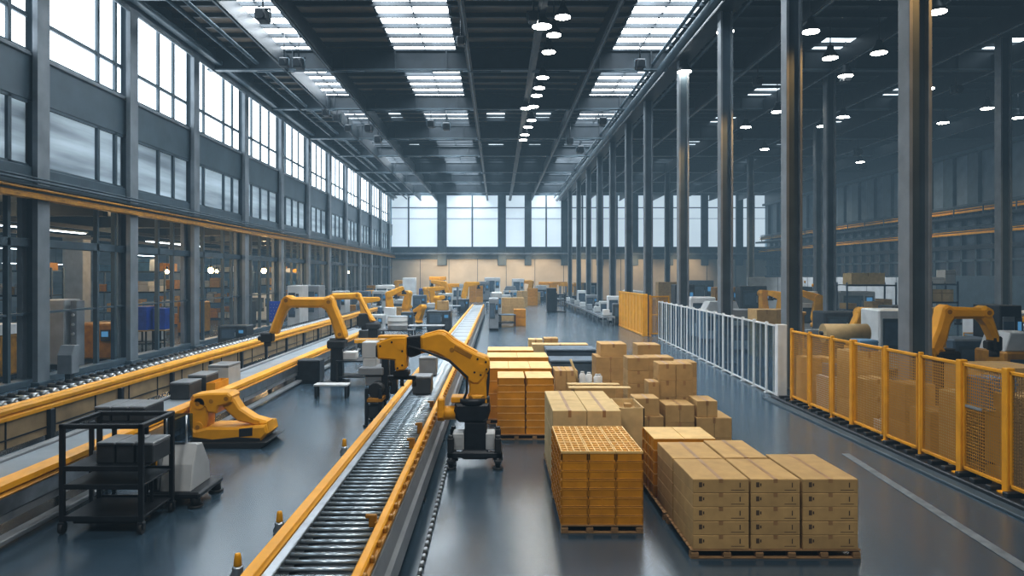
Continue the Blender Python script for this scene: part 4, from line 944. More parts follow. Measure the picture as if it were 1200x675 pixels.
def arm(label, x, y, s=1., rz=0., a1=105, a2=10, a3=-70, m='yellow', grp='small robot arms', z=0., ped=.5):
    r = thing('robot_arm', label, 'robot', (x, y, z), rz, grp)
    MB().box(-.4*s, .4*s, -.4*s, .4*s, 0, .06*s, .01).build('base_plate', 'dark', r)
    MB().lathe([(.3*s, .06*s), (.28*s, .2*s), (.22*s, .3*s), (.22*s, ped*s)], n=14).build('pedestal', 'dark', r)
    MB().cyl((0, 0, ped*s), (0, 0, (ped+.2)*s), .3*s, n=16).box(-.2*s, .2*s, -.2*s, .2*s, (ped+.15)*s, (ped+.5)*s, .04*s).cyl((0, -.26*s, (ped+.45)*s), (0, .26*s, (ped+.45)*s), .2*s, n=14).build('shoulder', m, r)
    p = [(0, (ped+.45)*s)]
    for a, l in ((a1, .95), (a2, .95), (a3, .3)): t = math.radians(a); p.append((p[-1][0]+l*s*math.cos(t), p[-1][1]+l*s*math.sin(t)))
    MB().link(p[0], p[1], .27*s, .2*s, -.2*s, .2*s, .04*s).build('lower_arm', m, r)
    MB().cyl((p[1][0], -.24*s, p[1][1]), (p[1][0], .27*s, p[1][1]), .22*s, n=14).build('elbow', m, r)
    MB().link(p[1], p[2], .22*s, .14*s, -.17*s, .17*s, .03*s).build('upper_arm', m, r)
    MB().link(p[2], p[3], .11*s, .08*s, -.09*s, .09*s, .02*s).cb((p[3][0], 0, p[3][1]-.06*s), (.3*s, .2*s, .12*s), .02*s).build('gripper', 'dark', r)
    return r
def gantry(label, x, y, w, d, h, m='yellow', rz=0., grp='gantry machines'):
    r = thing('gantry_machine', label, 'machine', (x, y, 0), rz, grp); a, b = w/2, d/2
    for sx in (-1, 1): MB().box(sx*a-.12, sx*a+.12, -b, b, 0, h*.86, .02).build('column', 'grey', r)
    MB().box(-a-.2, a+.2, -b*.7, b*.7, h*.84, h, .03).build('crossbeam', m, r)
    MB().box(-a*.3, a*.3, -b*.9, b*.5, h*.5, h*.95, .03).build('head', m, r); MB().cyl((0, -b*.2, h*.36), (0, -b*.2, h*.5), .12, n=10).build('spindle', 'steel', r)
    MB().box(-a+.12, a-.12, -b, b, 0, h*.3, .02).build('bed', 'dark', r)
    return r
def rack(label, x, y, w, d, h, n, rz=0., goods=None, grp='storage racks', m='bluegrey', short=None):
    r = thing('storage_rack', label, 'rack', (x, y, 0), rz, grp); a, b = w/2, d/2
    for sx in (-1, 1):
        for sy in (-1, 1): MB().cb((sx*a, sy*b, h/2), (.09, .09, h), .008).build('upright', m, r)
    for k in range(n): z = .15+(h-.3)*k/max(1, n-1); MB().box(-a, a, -b, b, z-.05, z, .005).box(-a, a, -b-.05, -b, z-.1, z, .005).build('shelf', m if k % 2 else 'dark', r)
    if goods:
        X = Matrix.Translation((x, y, 0)) @ Matrix.Rotation(rz, 4, 'Z')
        for k in range(n-1 if h == 3.5 else n):
            z = .15+(h-.3)*k/max(1, n-1); q_ = -a+.1
            while q_ < a-.5:
                w_ = R.uniform(.5, .9); hh = R.uniform(.35, min(.85, (h-.3)/max(1, n-1)-.15))
                if q_+w_ > a-.05: break
                if R.random() < .85:
                    c = X @ Vector((q_+w_/2, 0, z)); mm = R.choice(goods)
                    o = MB().box(-w_/2, w_/2, -b*.8, b*.8, 0, hh, .01).box(-w_/2, w_/2, -b*.8-.002, -b*.7, hh*.7, hh*.72, 0, 1).build('storage_box', [mm, 'ink'], None, tuple(c)); o.rotation_euler = (0, 0, rz)
                    nm = {'carton': 'brown carton', 'crate': 'orange box', 'white': 'white box', 'bluelt': 'light blue box', 'greylt': 'pale grey box', 'yellow_dk': 'yellow box', 'carton_lt': 'light brown carton', 'grey': 'grey box'}[mm]
                    tag(o, '%s on the %s shelf up, %s' % (nm, ORD[k], short), 'box', 'boxes on storage racks')
                q_ += w_+.08
    return r
def boxpile(label, x, y, w, d, h, nx, nz, m='carton', z=0., grp='goods farther off', rz=0.):
    for i in range(nx):
        for k in range(nz):
            w_ = w/nx; h_ = h/nz; X = Matrix.Rotation(rz, 4, 'Z') @ Vector((-w/2+w_*(i+.5), 0, 0))
            me = MC.setdefault((m, round(w_, 3), round(h_, 3), d), None) or (carton_mesh(w_-.015, d, h_-.004, False, m) if m in ('carton', 'carton_lt') else MB().box(-w_/2+.008, w_/2-.008, -d/2, d/2, 0, h_-.004, .015).box(-w_/2+.008, w_/2-.008, -d/2-.01, -d/2+.02, h_*.75, h_*.85, .004).mesh('crate', [M[m]]))
            MC[(m, round(w_, 3), round(h_, 3), d)] = me
            l = label+(', %s stack' % ORD[i] if nx > 1 else '')+(', %s up' % ORD[k] if nz > 1 else '')
            nm = 'carton' if 'carton' in m else ('crate' if m in ('crate', 'yellow_dk') else 'wrapped_box'); put(nm, me, (x+X.x, y+X.y, z+h_*k), l, {'wrapped_box': 'box'}.get(nm, nm), grp, rz)
def short_conv(label, x0, y0, x1, y1, w, z, m='steel', grp='feeder conveyors'):
    L = math.hypot(x1-x0, y1-y0); rz = math.atan2(y1-y0, x1-x0)
    r = thing('feeder_conveyor', label, 'conveyor', (x0, y0, 0), rz, grp)
    for sy in (-1, 1): MB().box(0, L, sy*w/2-.04, sy*w/2+.04, z-.14, z+.03, .01).build('side_rail', m, r)
    g = MB().box(0, L, -w/2+.04, w/2-.04, z-.08, z-.01)
    for k in range(int(L/.5)): g.box(k*.5, k*.5+.06, -w/2+.04, w/2-.04, z-.01, z+.005, 0, 1)
    g.build('belt', ['belt', 'grey'], r)
    n = max(2, int(L/3)+1)
    for k in range(n):
        for sy in (-1, 1): MB().cb((.1+(L-.2)*k/(n-1), sy*w/2, (z-.14)/2), (.08, .06, z-.14), .008).build('leg', 'grey', r)
    return r
def drum(label, x, y, r_, h, m='white', z=0.):
    r = thing('drum', label, 'drum', (x, y, z), 0, 'drums')
    MB().lathe([(r_*.96, 0), (r_, .03), (r_, h*.32), (r_*1.03, h*.34), (r_, h*.36), (r_, h*.66), (r_*1.03, h*.68), (r_, h*.7), (r_, h*.97), (r_*.96, h)], n=20).build('body', m, r)
    MB().lathe([(r_*1.02, h), (r_*1.02, h+.03), (r_*.9, h+.04)], n=20).build('lid', 'steel', r); return r

# ---- the middle of the hall, left of the roller conveyor
x, y = at(491, 386); arm('yellow robot arm with bent elbow beside the long roller conveyor', x, y, .92, 2.4, 118, -20, -95)
x, y = at(457, 379); arm('tall yellow robot arm behind the white drum', x, y, 1.25, .3, 95, 25, -60)
machine('white box-shaped machine in front of the tall yellow robot arm', x+.25, y-1.6, .9, .8, 1.4, 'white', win=0, screen=0)
x, y = at(466, 402); table('dark low table carrying the white drum', x, y, 2.0, 1.4, .8, 'dark'); drum('wide white drum on the dark table', x, y, .58, .75, 'greylt', .8)
x, y = at(500, 398); table('dark table beside the roller conveyor, near the bent robot arm', x, y, 2.2, 1.2, .9, 'grey')
x, y = at(515, 388); machine('dark grey machine with a carton on top by the roller conveyor', x, y, 1.7, 1.6, 1.5, 'tote'); boxpile('brown carton on the dark grey machine', x+.25, y, .8, .8, .65, 1, 1, 'carton', 1.5)
x, y = at(440, 392); machine('light grey cabinet behind the second arched arm', x, y, 1.2, 1., 1.35, 'greylt')
x, y = at(420, 408); machine('dark grey machine under the second arched arm', x+.8, y-1., 1.0, 1.0, 1.1, 'tote', win=0)
x, y = at(447, 420); short_conv('yellow railed feeder conveyor left of the picking station', x-1.3, y, x+.8, y+.4, .8, .9, 'yellow')
x, y = at(412, 452); table('dark machine bench between the arched arm and the picking station', x, y+.6, 1.2, 1.1, .9, 'dark', 'black')
boxpile('white box on the dark machine bench', x-.15, y+.6, .5, .5, .28, 1, 1, 'white', .9)
x, y = at(372, 449); machine('dark low cart machine at the foot of the nearer arched arm', x-.35, y+.3, .9, .8, .85, 'dark', win=0, screen=0); machine('grey low box machine beside the foot of the nearer arched arm', x+2.15, y+1.2, .8, .8, 1.05, 'grey', win=0)
x, y = at(398, 470); table('low steel stand before the nearer arched arm', x-.4, y+.7, 1.1, .5, .45, 'greylt', 'dark', shelf=0)
x, y = at(480, 362); machine('tall white cabinet in the distance left of the roller conveyor', x, y, 1.5, 1.2, 3.65, 'white', win=0, screen=0)
x, y = at(552, 361); arm('yellow robot arm reaching right near the far end of the roller conveyor', x-.8, y, 1.5, 0, 80, 5, -85); arm('yellow robot arm reaching left near the far end of the roller conveyor', x-3.0, y+2, 1.55, 3.0, 75, 10, -80)
x, y = at(513, 352); gantry('yellow-topped gantry machine far down the hall', x, y, 2.2, 1.4, 3.7)
far = [ (428, 388, 'a', 'yellow', 1.15, 0), (476, 376, 'a', 'yellow', 1.25, 0), (514, 377, 'a', 'yellow', 1.05, 0), (508, 366, 'a', 'yellow', 1.3, 0), (446, 366, 'm', 'greylt', 1.6, 2.3), (462, 362, 't', 'steel', 2.4, 1.), (470, 368, 'm', 'tote', 1.5, 1.5), (492, 367, 'm', 'bluegrey', 1.4, 1.8), (500, 362, 'a', 'yellow', 1.2, 0), (507, 371, 'm', 'grey', 1.5, 1.3), (522, 366, 'm', 'greylt', 1.5, 2.0), (530, 372, 't', 'steel', 1.6, 1.), (527, 360, 'g', 'yellow', 2.0, 2.9), (543, 367, 'm', 'tote', 1.2, 1.5),
        (452, 354, 'm', 'greylt', 2, 2.6), (466, 352, 'a', 'yellow', 1.5, 0), (498, 354, 'm', 'blue', 1.6, 2.), (520, 354, 'b', 'carton', 2.2, 2.2), (538, 353, 'm', 'white', 2, 2.6), (558, 354, 'b', 'crate', 2, 2.4), (566, 353, 'm', 'grey', 2, 3.0), (470, 374, 'b', 'carton', 1.3, 1.1), (436, 358, 'm', 'yellow_dk', 1.6, 2.6), (432, 366, 'a', 'yellow', 1.1, 0), (426, 374, 'm', 'grey', 1.2, 1.8), (478, 382, 'm', 'tote', .9, 1.1), (414, 380, 'b', 'yellow_dk', 1.0, 1.1), (441, 375, 'm', 'bluegrey', 1., 1.2) ]
far += [ (577, 353, 'm', 'white', 2.4, 3.6), (587, 352, 'b', 'carton', 2.4, 2.0), (598, 355, 'm', 'greylt', 2., 2.4), (607, 352, 'm', 'white', 1.8, 3.4), (612, 360, 'b', 'carton', 1.3, 2.0), (592, 361, 'm', 'tote', 1.8, 1.6), (582, 366, 't', 'greylt', 2.2, 1.1), (600, 367, 'm', 'bluegrey', 1.5, 1.3), (634, 353, 'm', 'dark', 2.2, 2.4), (621, 351, 'a', 'yellow', 1.5, 0), (648, 352, 'g', 'yellow', 4.0, 2.9), (668, 352, 'g', 'yellow', 3.0, 2.7), (682, 352, 'b', 'carton', 2.4, 2.8), (694, 352, 'm', 'dark', 2.4, 2.8), (628, 356, 'b', 'carton', 1.2, 1.6) ]
CN = {'greylt': 'light grey', 'tote': 'charcoal', 'bluegrey': 'blue grey', 'grey': 'mid grey', 'white': 'white', 'blue': 'bright blue', 'dark': 'black', 'yellow': 'yellow', 'carton': 'brown', 'crate': 'orange', 'yellow_dk': 'dull yellow', 'steel': 'steel'}
for o in list(COL.objects):
    if o.parent is None and o.type in ('EMPTY', 'MESH') and o.get('kind') != 'structure' and o.location.y > 24 and -16.5 < o.location.x < 11.5 and 'conveyor' not in o.name: hold(o.location.x, o.location.y, 1.9, 1.7)
FD = {'m': 1.5, 't': 1.3, 'a': 1.0, 'g': 1.6, 'b': 1.3}
LATER = []
# right of the roller conveyor
x, y = at(577, 386); machine('tall grey cabinet right beside the far roller conveyor', x+.1, y, .7, 3.0, 2.3, 'grey', win=1); machine('pale tall cabinet behind the grey one beside the far roller conveyor', x+.3, y+5, .8, 3.0, 2.6, 'greylt')
x, y = at(593, 383); table('dark blue low bench beside the orange crate stack', x, y+.4, 1.5, 1.6, .95, 'bluegrey', 'dark')
x, y = at(609, 382); boxpile('orange crate beside the dark blue bench', x, y, .95, 1.0, 1.33, 1, 2, 'crate')
x, y = at(624, 358); boxpile('tall orange crate on the open floor of the far aisle', x, y, 1.35, 1.2, 2.25, 1, 2, 'crate'); boxpile('brown carton beside the tall orange crates', x-1.35, y+.3, 1.1, 1.2, 1.9, 1, 2, 'carton')
x, y = at(646, 366); machine('black machine cabinet standing alone in the far aisle', x, y, 1.0, 1.4, 2.6, 'dark', win=0, screen=0); x, y = at(657, 366); rack('black stepped rack beside the black machine cabinet in the far aisle', x, y, .95, 1.4, 2.1, 4, m='dark')
short_conv('long low feeder conveyor along the columns in the far aisle', 8.6, 56, 8.6, 102, .9, .75)
for k, (y, m, w_, h) in enumerate(((58, 'tote', 1.3, 1.7), (61.5, 'white', 1.3, 2.2), (66, 'greylt', 1.2, 1.6), (70, 'steel', 1., 1.3), (76, 'grey', 1.2, 1.9), (84, 'white', 1.4, 2.2))):
    machine('%s machine beside the low feeder conveyor of the far aisle' % ('silver' if m == 'steel' else CN[m]), 9.85+.1*(k % 2), y, w_, 1.6, h, m, -.1)
for k in range(7): machine('small pale grey unit on the low feeder conveyor of the far aisle', 8.6, 57.5+k*5.2, .5, .6, .5, ['white', 'greylt', 'steel'][k % 3], win=0, screen=0, z=.755, grp='units on the low feeder conveyor')
wc = thing('covered_machine', 'white round-shouldered machine cover behind the far feeder conveyor', 'machine', (12.0, 62, 0)); MB().box(-1.2, .9, -1, 1, 0, 1.4, .03).build('base', 'grey', wc); MB().prism([(-1.2, 1.4), (.9, 1.4), (.9, 2.2), (.6, 2.6), (-.9, 2.75), (-1.2, 2.6)], -1, 1, .08).build('cover', 'white', wc)
for o in list(COL.objects):
    if o.parent is None and o.type in ('EMPTY', 'MESH') and o.get('kind') != 'structure' and o.location.y > 50 and -12 < o.location.x < 8 and 'conveyor' not in o.name: hold(o.location.x, o.location.y, 1.8, 1.6)
def far_loop():
  for k, (u, v, t, m, w_, h) in enumerate(far):
    x, y = free(u, min(gp(u, v)[1], 110), w_*(1.6 if t == 'a' else 1.15), FD[t]); wh = 'far down the hall beside the roller conveyor' if u < 570 else 'far down the hall right of the roller conveyor'
    if t == 'm': machine('%s machine cabinet %s' % (CN[m], wh), x, y, w_, 1.4, h, m, hood=k % 3 == 0, beacon=k % 4 == 1)
    elif t == 't': table('%s work table %s' % (CN[m], wh), x, y, w_, 1.2, h, m)
    elif t == 'a': arm('small yellow robot arm %s' % wh, x, y, w_, [.2, 2.8, 1.2][k % 3], 100, 5, -80)
    elif t == 'g': gantry('yellow-beamed gantry machine %s' % wh, x, y, w_, 1.4, h)
    else: boxpile('%s boxes' % CN[m] if 0 else '%s box in a stack %s' % (CN[m], 'left of the far conveyor' if u < 570 else 'right of the far conveyor'), x, y, w_, 1.2, h, 2, 3, m)
far_loop()
# along the window wall
bb = thing('notice_board', 'bright blue board with pale dots on a post by the window wall', 'board', (-13.4, 44, 0))
MB().box(-.45, .45, -.03, .03, 1.15, 2.4, .02).build('board', 'blue', bb)
g = MB()
for i in range(5):
    for k in range(6): g.cyl((-.36+i*.18+(k % 2)*.05, -.03, 1.25+k*.19), (-.36+i*.18+(k % 2)*.05, -.04, 1.25+k*.19), .02, n=6)
g.build('dots', 'greylt', bb); MB().cyl((0, .06, 0), (0, .06, 1.6), .05, n=8).build('post', 'grey', bb); MB().box(-.3, .3, -.2, .3, 0, .05).build('base', 'dark', bb)
for (x, y, w_, d, h, m, l) in ((-13.2, 48, .8, 2.2, 3.3, 'greylt', 'tall light grey cabinet by the window wall behind the arched arm'), (-14.6, 40.5, 1.6, 1.2, 1.2, 'tote', 'charcoal low machine by the window wall near the blue board'), (-13.8, 55, 1., 2, 3.2, 'grey', 'tall mid grey cabinet by the window wall farther on'), (-13.6, 63, 1.2, 2, 2.6, 'greylt', 'light grey machine by the window wall past the tall cabinets'), (-13.5, 72, 1.6, 2, 2.4, 'bluegrey', 'blue grey machine by the window wall far on'), (-13, 84, 2, 2, 2.8, 'white', 'white machine by the window wall near its far end')):
    machine(l, x, y, w_, d, h, m)
cb_ = thing('control_box', 'grey control box on a stand at the foot of the second window post', 'control box', (-16.1, 27.2, 0)); MB().prism([(27.0, .3), (27.5, .3), (27.5, 1.35), (27.2, 1.35), (27.0, 1.0)], -16.45, -15.9, .02, axis='X') and None
g = MB(); g.prism([(-.2, .3), (.3, .3), (.3, 1.35), (.0, 1.35), (-.2, 1.0)], -.3, .25, .02, axis='X'); g.build('housing', 'grey', cb_); MB().box(-.1, .1, -.05, .2, 0, .3).build('stand', 'dark', cb_)
# ---- behind the window wall
cw = machine('tall cream cabinet seen behind the window wall', -18.75, 31.2, .95, 1.2, 2.95, 'greylt', win=0, screen=0); cw = thing('switch_column', 'narrow grey switch column beside the cream cabinet', 'cabinet', (-17.95, 31.0, 0)); MB().box(-.14, .14, -.3, .3, 0, 2.9, .02).build('housing', 'grey', cw)
for z in (1.5, 1.9, 2.3): MB().cyl((0, -.3, z), (0, -.36, z), .06, n=10).build('dial', 'greylt', cw)
machine('wide orange machine with white top behind the window wall', -20.4, 28, 3.2, 2.0, 1.7, 'yellow_dk', win=0, screen=0); boxpile('white box on the wide orange machine', -19.4, 28, 1.2, 1.4, .4, 1, 1, 'white', 1.7)
machine('orange machine unit between two posts behind the window wall', -18.6, 34.2, 1.9, 1.8, 1.75, 'yellow_dk', win=0)
for k, (x, y, h) in enumerate(((-19.0, 39, 1.25), (-18.2, 39.4, 1.15))):
    table('brown bench under the blue bin behind the window wall, %s one' % ORD[k], x, y, .75, 1., 1.05, 'carton', 'dark'); boxpile('bright blue bin on a brown bench behind the window wall, %s one' % ORD[k], x, y, .72, .9, h, 1, 1, 'blue', 1.05)
for k, (x, y) in enumerate(((-29, 50), (-29, 34), (-29, 66))): struct(MB().box(x-.7, x+.7, y-.5, y+.5, 0, 7.2, .03).build('annex_column', 'greylt'))
for k in range(7):
    rack('long storage rack behind the window wall, %s along' % ORD[k], -24.5-(k % 2)*2.5, 32.5+k*8.2, 4.6, 1.1, 4.4, 4, .0, ['carton', 'crate', 'white', 'bluelt', 'greylt', 'yellow_dk'], m='bluegrey', short='%s rack behind window wall' % ORD[k])
for k, (x, y, w_, h, m) in enumerate(((-21, 43, 2, 1.8, 'greylt'), (-20.5, 49, 1.6, 2.2, 'yellow_dk'), (-19.4, 55.5, 1.4, 2.0, 'tote'), (-20, 62, 2, 2.4, 'white'), (-19.2, 70, 1.8, 2.2, 'grey'), (-31, 30, 3, 2.6, 'yellow_dk'), (-25, 26.5, 2.4, 2.0, 'grey'), (-19.8, 79, 2.4, 2.6, 'yellow_dk'))):
    machine('%s machine seen through the openings of the window wall' % CN[m], x, y, w_, 1.6, h, m, beacon=k % 2)
# ---- the side bay beyond the fences
def rx(u, y): return WX(u, y)
pr = thing('paper_roll', 'large ochre roll lying on a cradle behind the yellow mesh fence', 'roll', (13.5, 28, 0))
MB().cyl((-.95, 0, 1.75), (.75, 0, 1.75), .36, n=22).build('roll', 'carton_lt', pr); MB().cyl((-1.05, 0, 1.75), (.85, 0, 1.75), .08, n=10).build('core', 'dark', pr)
for sx in (-.75, .55): MB().prism([(-.5, 0), (.5, 0), (.25, 1.45), (-.25, 1.45)], sx-.06, sx+.06, 0, axis='X').build('cradle_leg', 'dark', pr)
br = thing('cable_reel', 'brown upright drum standing left of the ochre roll', 'reel', (11.7, 28.5, 0)); MB().lathe([(.4, .0), (.4, 1.1), (.33, 1.15), (.33, 2.4), (.4, 2.45), (.4, 2.55)], n=18).build('body', 'carton', br); MB().cyl((0, 0, 2.55), (0, 0, 2.62), .2, n=12).build('cap', 'dark', br)
for k, (u, y, s, rz, a1, a2, l) in enumerate(((1000, 32, 1.25, 0, 70, 0, 'yellow robot arm stretched low behind the ochre roll'), (1030, 35, 1.2, .3, 60, -5, 'yellow robot arm stretched beside the steel rack'), (957, 45, 1.3, 2.9, 95, 20, 'yellow robot arm behind the third column'), (915, 52, 1.3, 1.9, 100, 10, 'yellow robot arm in the side bay beyond the white guard fence'), (895, 60, 1.3, .3, 95, 0, 'yellow robot arm farther in the side bay beyond the white guard fence'), (1150, 34, 1.1, 2.6, 100, 0, 'yellow robot arm right of the arched arm'))):
    x_, y = free(u, y, 1.4*s, 1.2); arm(l, x_, y, s, rz, a1, a2, -80, grp='robot arms of the side bay')
rack('blue grey steel rack with cartons behind the columns', rx(1015, 48), 48, 3.2, 1.4, 3.5, 3, 0, ['carton', 'carton_lt'], short='blue grey rack behind columns'); boxpile('long light carton on top of the blue grey rack', rx(1012, 48), 48, 2.2, 1.2, .75, 1, 1, 'carton_lt', 3.37)
rack('grey steel rack near the white partition', rx(1100, 45), 45, 1.6, 1.2, 3.6, 4, 0, ['carton_lt', 'greylt', 'white'], short='rack near the white partition')
boxpile('brown carton stacked left of the arched arm', rx(1088, 24.5), 24.5, .75, .8, 2.9, 1, 5, 'carton')
for (u, y, w_, h, m, l) in ((870, 38, 2.6, 2.2, 'greylt', 'light grey long machine behind the white guard fence'), (905, 36, 2.0, 2.3, 'carton', 'x'), (820, 46, 1.6, 2.6, 'white', 'white machine behind the far white guard panels'), (843, 44, 2.4, 2.4, 'white', 'long white machine behind the middle white guard panels'), (945, 48, 1.4, 2.9, 'white', 'white cabinet behind the third column'), (1040, 30, 1.5, 2.6, 'white', 'white machine beside the stretched robot arm'), (1055, 38, 1.6, 2.4, 'tote', 'charcoal machine behind the tall column near the arched arm'), (980, 40, 2., 2.0, 'tote', 'charcoal low machine behind the ochre roll'), (1130, 26, 1.7, 1.75, 'bluegrey', 'blue grey machine seen through the arched arm'), (1168, 25, .8, 2.9, 'dark', 'black machine right of the arched arm'), (1190, 30, 3.5, 2.5, 'white', 'long white machine beyond the arched arm'), (1185, 23, 1.4, 2.2, 'yellow_dk', 'dull yellow machine right of the arched arm'), (935, 60, 2., 3., 'bluegrey', 'blue grey machine deep in the side bay'), (1000, 62, 3, 2.6, 'grey', 'mid grey machine deep in the side bay'), (880, 66, 2.4, 3, 'tote', 'charcoal machine deep in the side bay'), (850, 70, 2.4, 2.8, 'yellow_dk', 'dull yellow machine deep in the side bay'), (820, 78, 2.6, 3.4, 'bluegrey', 'blue grey machine at the far end of the side bay'), (800, 60, 1.6, 3.2, 'tote', 'charcoal machine behind the ribbed yellow screen'), (782, 70, 2., 3.3, 'carton', 'x')):
    x_, y = free(u, y, w_*1.1, 1.7)
    if l == 'x': boxpile('brown carton in the side bay stack %s' % ('behind the white guard fence' if u > 800 else 'behind the ribbed screen'), x_, y, w_, 1.3, h, 2, 3)
    else: machine(l, x_, y, w_, 1.5, h, m, hood=int(u) % 3 == 0, beacon=int(u) % 2)
for (u, y, w_, d, h, nx, nz, m, l) in ((1015, 16.9, .7, .7, 1.5, 1, 5, 'carton', 'brown carton stacked behind the fourth mesh panel'), (985, 18.75, .7, .8, 1.35, 1, 3, 'carton_lt', 'light carton stacked behind the third mesh panel'), (962, 20.9, .7, .6, 1.1, 1, 1, 'white', 'white wrapped box behind the second mesh panel'), (955, 22.2, .9, .8, 1.5, 1, 3, 'carton', 'brown carton behind the first mesh panel'), (1010, 19.8, 1.0, .8, 1.95, 1, 3, 'carton_lt', 'light carton in the taller stack behind the fourth mesh panel'), (1165, 16.6, 1.5, 1.3, 1.95, 2, 4, 'carton', 'brown carton in the broad stack behind the last mesh panels'), (1195, 13.4, .9, .9, 1.8, 1, 4, 'carton', 'brown carton in the nearest stack behind the mesh fence'), (1060, 16.0, .8, .8, 1.05, 1, 3, 'carton', 'brown carton stacked behind the fifth mesh panel'), (1030, 17.75, .48, .48, .45, 1, 1, 'white', 'white wrapped box on the floor behind the fourth mesh panel'), (1110, 14.9, 1.2, .8, 1.6, 1, 4, 'carton_lt', 'light carton stacked behind the sixth mesh panel')):
    boxpile(l, max(rx(u, y), 9.3+w_/2), y, w_, d, h, nx, nz, m)
boxpile('light blue box on the fourth panel carton stack', 9.95, 19.7, .5, .6, .3, 1, 1, 'bluelt', 1.95); boxpile('light blue box on the white wrapped box', 9.65, 20.9, .4, .5, .35, 1, 1, 'bluelt', 1.1); boxpile('light blue box behind the last mesh panels', rx(1150, 14.9), 14.9, .9, .5, .5, 1, 1, 'bluelt', 1.45) if 0 else None
table('grey bench behind the last mesh panels', rx(1160, 13.9), 13.9, .8, .7, 1.5, 'grey'); boxpile('light blue box on the grey bench behind the mesh fence', rx(1160, 13.9), 13.9, .7, .55, .55, 1, 1, 'bluelt', 1.5)
short_conv('long feeder conveyor across the side bay', rx(940, 33), 33, rx(1080, 33), 33, 1., 1.5, 'grey'); short_conv('yellow railed feeder conveyor in the side bay', rx(830, 54), 54, rx(900, 54), 54, 1., 1.4, 'yellow'); short_conv('yellow railed feeder conveyor right of the arched arm', rx(1140, 28), 28, rx(1230, 28), 28, 1.1, 1.7, 'yellow')
# ------------------------------------------------------------------ labels that still repeat get their order from the camera
seen = {}
for o in COL.objects:
    if o.parent is None and 'label' in o and o.get('kind') != 'structure': seen.setdefault(o['label'], []).append(o)
for l, os_ in seen.items():
    if len(os_) > 1:
        os_.sort(key=lambda o: o.location.length)
        for k, o in enumerate(os_): o['label'] = l+', %s nearest' % ORD[k] if k else l+', nearest'
# ------------------------------------------------------------------ light, air and camera
w = bpy.data.worlds.new('hall air'); S.world = w; w.use_nodes = True
nt = w.node_tree; nt.nodes.clear()
wo = nt.nodes.new('ShaderNodeOutputWorld'); bg = nt.nodes.new('ShaderNodeBackground')
bg.inputs[0].default_value = (.5, .65, .8, 1); bg.inputs[1].default_value = .3
nt.links.new(bg.outputs[0], wo.inputs['Surface'])
HZ = .003
va = nt.nodes.new('ShaderNodeVolumeAbsorption'); va.inputs['Color'].default_value = (0, 0, 0, 1); va.inputs['Density'].default_value = HZ
ve = nt.nodes.new('ShaderNodeEmission'); ve.inputs['Color'].default_value = (.30, .47, .60, 1); ve.inputs['Strength'].default_value = HZ*.5  # haze light put in as glow of the air, without scattering
ad = nt.nodes.new('ShaderNodeAddShader'); nt.links.new(va.outputs[0], ad.inputs[0]); nt.links.new(ve.outputs[0], ad.inputs[1])
nt.links.new(ad.outputs[0], wo.inputs['Volume'])
def area(loc, sx, sy, power, col, aim):
    d = bpy.data.lights.new('area lamp', 'AREA'); d.shape = 'RECTANGLE'; d.size = sx; d.size_y = sy; d.energy = power; d.color = col
    o = bpy.data.objects.new('area_lamp', d); COL.objects.link(o); o.location = loc
    o.rotation_euler = (Vector(aim)-Vector(loc)).to_track_quat('-Z', 'Y').to_euler(); return o
def spot(loc, aim, power, col, ang=60, r=.2):
    d = bpy.data.lights.new('spot lamp', 'SPOT'); d.energy = power; d.color = col; d.spot_size = math.radians(ang); d.spot_blend = .8; d.shadow_soft_size = r
    o = bpy.data.objects.new('spot_lamp', d); COL.objects.link(o); o.location = loc
    o.rotation_euler = (Vector(aim)-Vector(loc)).to_track_quat('-Z', 'Y').to_euler(); return o
for x in (-10, -4.5, 1.5, 7, 14, 22, 30):                 # wall washers on the end wall
    spot((x, YB-5.5, 6.6), (x, YB, 3.4), 1000, (1, .78, .5), 95, .6)
for y in (30, 50, 70):                                     # warm lamps of the side bay
    spot((24, y, 14.5), (24, y+2, 0), 2200, (1, .78, .5), 110, .5)
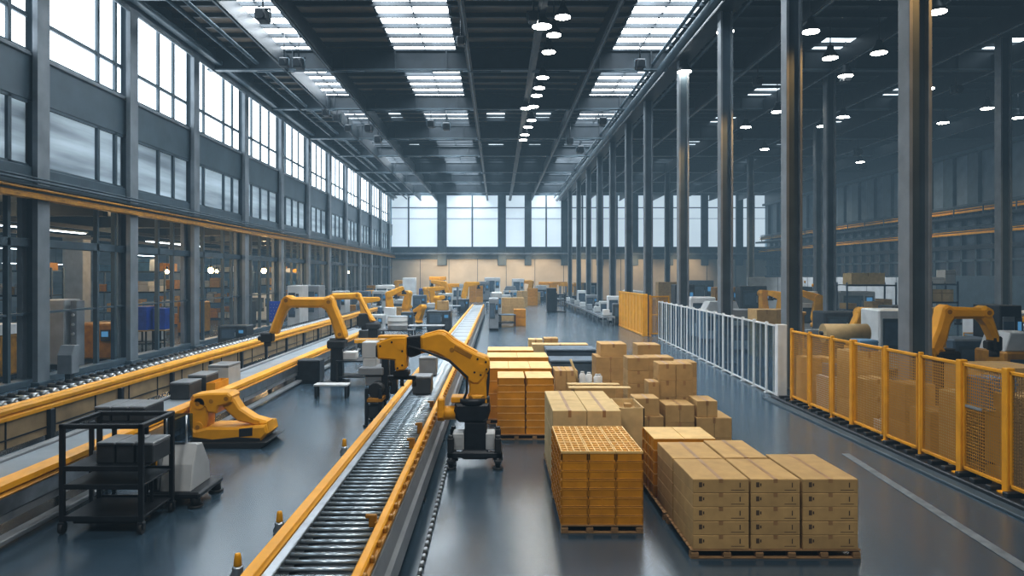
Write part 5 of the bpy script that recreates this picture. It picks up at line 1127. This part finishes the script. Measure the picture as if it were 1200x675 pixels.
for x, y, p in ((-5, 1, 2200), (3, 0, 2200), (9, 2, 1800)): spot((x, y, 15.2), (x*.8, y+11, 0), p, (1, .97, .92), 100, .8)  # added fill spots high above the camera to light the fronts
for y in (20, 36, 52, 70, 90): spot((33, y, 14.5), (40, y+2, 4), 2200, (1, .88, .7), 120, .5)  # added spots to brighten the right wall and its crane rails
for y in (14, 26, 40, 56, 76): spot((2, y, 15.4), (2, y+1, 0), 2600, (1, .95, .88), 110, .5)
spot((12.6, 15.5, 12.8), (10.4, 17.9, 9.5), 900, (1, .55, .18), 70, .2); spot((12.6, 23, 12.8), (10.4, 25.4, 9), 800, (1, .55, .18), 70, .2); spot((12.4, 30.5, 11.8), (10.4, 32.8, 9), 800, (1, .55, .18), 70, .2)
spot((12.4, 38, 11.8), (10.4, 40.3, 9), 700, (1, .55, .18), 70, .2)
spot((33, 60, 13), (34, 71, 1.8), 9000, (.9, .95, 1), 60, .6)  # added spot that lights up the partition
for x, y in ((-22, 30), (-21, 41), (-22, 53), (-21, 66), (-22, 80)):
    d = bpy.data.lights.new('annex lamp', 'POINT'); d.energy = 500; d.color = (1, .7, .4); d.shadow_soft_size = .3
    o = bpy.data.objects.new('annex_lamp', d); COL.objects.link(o); o.location = (x, y, 5.4)
cam = bpy.data.cameras.new('camera'); co = bpy.data.objects.new('camera', cam); COL.objects.link(co)
co.location = (0, 0, H); co.rotation_euler = (math.pi/2, 0, 0)
cam.sensor_width = 36; cam.lens = F/1200*36; cam.shift_x = 17/1200; cam.shift_y = -15.5/1200; cam.clip_end = 500
S.camera = co
S.view_settings.view_transform = 'Standard'
try: S.view_settings.look = 'Medium High Contrast' #'AgX - High Contrast'
except Exception: pass
S.view_settings.exposure = 0.25
S.cycles.max_bounces = 6; S.cycles.diffuse_bounces = 3; S.cycles.glossy_bounces = 3; S.cycles.transparent_max_bounces = 12
S.cycles.caustics_reflective = False; S.cycles.caustics_refractive = False; S.cycles.sample_clamp_indirect = 4
S.cycles.use_denoising = True
